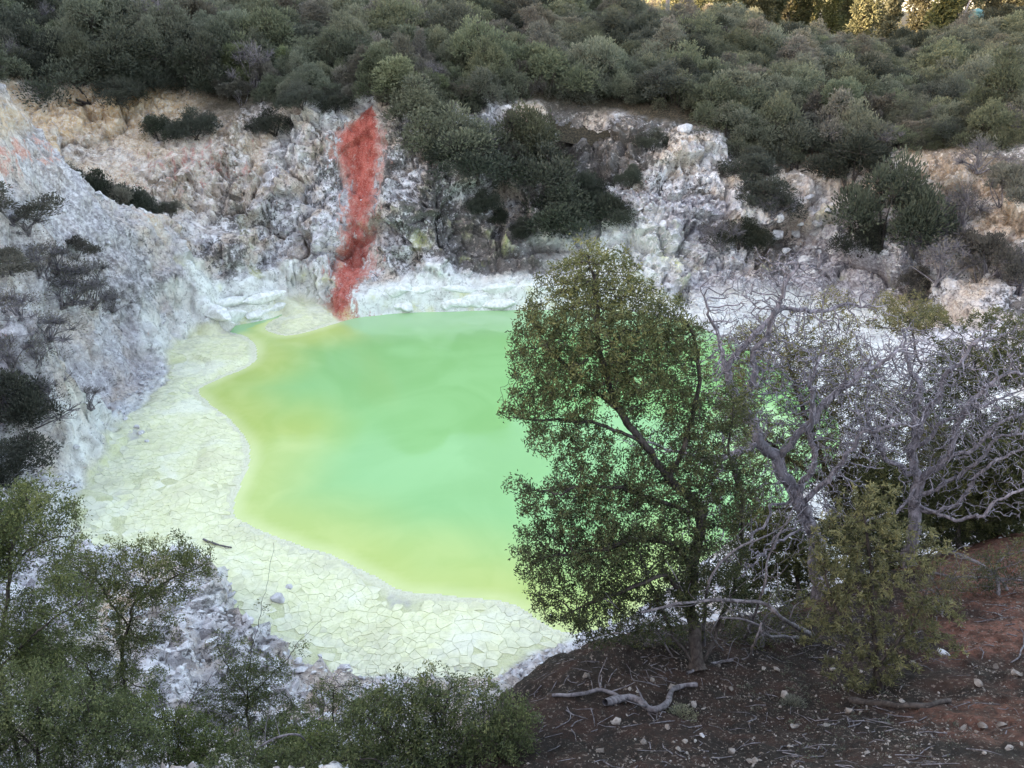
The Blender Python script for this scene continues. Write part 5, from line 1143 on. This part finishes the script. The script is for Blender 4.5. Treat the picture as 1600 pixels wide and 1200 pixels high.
near('manuka_tree', 'larger fine leaved tree at the frame edge beside the scree', under(-12, 1100, 8.6),
     [polyY([(0,1050,8.6),(8,980,8.7),(14,900,8.8),(25,830,8.8),(40,780,8.8)]), polyY([(0,1045,8.6),(50,995,8.4),(95,960,8.3),(135,935,8.2)]), polyY([(14,900,8.8),(60,850,8.7),(110,840,8.6)])],
     [(35,800,90,38,8.8,.6),(60,765,40,16,8.8,.3),(100,845,45,18,8.6,.3),(20,870,45,35,8.8,.5),(100,940,70,22,8.3,.35),(30,960,45,40,8.7,.5),(-30,840,50,90,8.8,.6),(130,975,40,20,8.2,.3),(50,1010,70,50,8.6,.4),(120,900,50,30,8.4,.3)], 2500, 42, cat='tree', split=True)
near('low_shrub', 'dense dark green shrub filling the bottom corner below the edge tree', under(60, 1235, 7.6), [polyY([(60,1180,7.7),(60,1110,7.8)]), polyY([(60,1180,7.7),(150,1130,7.8)]), polyY([(60,1180,7.7),(0,1110,7.8)])],
     [(60,1085,90,55,7.9,.5),(150,1130,100,55,7.8,.5),(0,1120,70,70,7.8,.5),(80,1180,130,45,7.6,.5),(215,1165,60,40,7.7,.4)], 2300, 43)
near('low_shrub', 'loose fine leaved shrub with upright shoots below the white rock spur', under(385, 1150, 10.8), [polyY([(385,1090,10.9),(390,1030,11),(405,960,11),(420,900,11),(428,850,11)]), polyY([(385,1090,10.9),(430,1050,10.9),(470,1000,10.9),(505,965,10.9)]), polyY([(385,1090,10.9),(355,1040,10.9),(335,1000,10.9)])],
     [(385,1060,48,55,10.9,.4),(350,1010,26,32,10.9,.25),(415,1110,60,45,10.8,.4),(425,1050,35,35,10.9,.3),(340,1110,50,45,10.8,.4),(412,950,9,40,11,.1),(425,880,7,28,11,.08),(470,1010,22,18,10.9,.15)], 1050, 44, leaf=dict(FINE, per=15))
near('low_shrub', 'dense round olive green bush at the bottom edge beside the soil bank', under(680, 1235, 7.0), [polyY([(680,1190,7.1),(690,1130,7.3),(700,1080,7.4)]), polyY([(680,1190,7.1),(600,1140,7.3),(560,1110,7.4)]), polyY([(680,1190,7.1),(780,1150,7.1),(820,1120,7.1)])],
     [(690,1125,95,45,7.3,.5),(600,1130,70,45,7.3,.45),(780,1140,65,48,7.2,.45),(690,1180,160,40,7.0,.5),(640,1085,60,16,7.4,.3),(730,1075,55,14,7.4,.3),(550,1160,50,40,7.2,.35),(700,1050,5,22,7.4,.05),(620,1060,5,22,7.4,.05),(660,1045,4,18,7.4,.05),(770,1060,5,26,7.4,.05)], 3000, 45)
near('low_shrub', 'small dark bush between the loose shrub and the round olive bush', under(500, 1230, 8.2), [polyY([(500,1190,8.3),(500,1150,8.3)])], [(500,1170,75,40,8.3,.4),(450,1190,60,30,8.2,.4)], 800, 46)
near('low_shrub', 'feathery dark shrub spreading across the white slope under the edge tree', under(150, 1120, 10.0), [polyY([(150,1090,10),(140,1050,10.1)]), polyY([(150,1090,10),(200,1060,10)])], [(120,1050,80,40,10.1,.5),(200,1080,70,45,10,.5),(60,1020,60,40,10.1,.4),(140,1110,110,40,9.9,.5)], 1500, 54, leaf=dict(FINE, cut=-.05))
near('low_shrub', 'grey green low shrub in the middle of the bottom edge', under(420, 1225, 8.8), [polyY([(420,1180,8.9),(410,1140,9)]), polyY([(420,1180,8.9),(350,1160,8.9)])], [(410,1160,80,36,8.9,.45),(340,1180,70,30,8.8,.4),(470,1140,50,30,9,.35)], 1300, 55, leaf=dict(FINE, cut=-.05))
near('low_shrub', 'sparse wispy shrub beside the shoots over the cracked mud', under(520, 1140, 11.8), [polyY([(520,1110,11.8),(525,1070,11.9)])], [(530,1090,60,30,11.8,.4),(590,1100,50,30,11.7,.4)], 600, 56, leaf=dict(FINE, per=14))
near('low_shrub', 'low green bush at the bottom edge beside the round olive bush', under(590, 1240, 7.6), [polyY([(590,1210,7.7),(590,1180,7.7)])], [(590,1190,80,26,7.7,.35),(500,1205,70,22,7.6,.35)], 900, 57)
near('low_shrub', 'bottom edge bush lowest in the frame below the arched branch', under(450, 1260, 6.6), [polyY([(450,1225,6.7),(450,1205,6.8)])], [(450,1196,70,20,6.8,.3),(370,1200,60,18,6.8,.3),(630,1202,70,16,6.7,.3),(540,1200,60,16,6.7,.3)], 1300, 58)
near('low_shrub', 'dark low bush under the flat topped tree', under(280, 1225, 8.4), [polyY([(280,1180,8.5),(270,1130,8.6)])], [(270,1150,70,45,8.5,.4),(310,1185,60,35,8.3,.4),(225,1110,40,30,8.6,.3)], 1000, 47)
near('low_shrub', 'thin leaved shrub against the trunk of the edge tree', under(60, 1060, 11.5), [polyY([(60,1040,11.5),(70,1000,11.5)])], [(70,1020,60,40,11.5,.4),(130,1050,50,40,11.4,.4)], 600, 48, leaf=dict(FINE, per=16))
def bare(label, base, paths, blobs, n, seed, mat=M_TWIG):
    return plant('bare_shrub', label, 'shrub', [[base]+paths[0]]+paths[1:], blobs, n, .07, seed, mat, tip=.0028, power=2.2, infl=.7, kill=.11, jit=.35, wig=.05, its=60, flare=False)
bare('bare twiggy shrub rising above the round olive bush over the mud', under(600, 1150, 12.5), [polyY([(600,1110,12.5),(590,1070,12.6)]), polyY([(600,1110,12.5),(640,1060,12.6)])], [(600,1070,90,35,12.6,.5),(680,1060,60,30,12.6,.4)], 420, 51)
bare('grey bare shrub below the end of the white rock spur', under(505, 1130, 13), [polyY([(505,1100,13),(500,1060,13)])], [(505,1085,50,40,13,.5),(540,1060,40,24,13,.4)], 330, 52)
bare('tangle of bare stems in front of the white rock spur', under(260, 1200, 9.6), [polyY([(260,1150,9.7),(250,1090,9.8)]), polyY([(260,1150,9.7),(310,1080,9.8),(350,1040,9.8)])], [(270,1100,70,50,9.8,.4),(330,1120,60,60,9.7,.4)], 330, 53)
lying('dead_branch', 'arched bare grey branch at the bottom edge below the loose shrub', [(375,1215,8.0),(398,1175,8.1),(435,1152,8.2),(465,1148,8.2),(490,1172,8.2),(525,1205,8.1)], .022, .010, 61, 5)
lying('driftwood', 'dark scrap of wood on the pale mud near the pool', [(318,845),(340,853),(362,858)], .05, .03, 62, 2, .08)
print('near', round(time.time()-T0, 1), 'objects', len(bpy.data.objects), 'tris', sum(len(o.data.polygons)*2 for o in bpy.data.objects if o.type == 'MESH' and o.data.users >= 1)//1000)
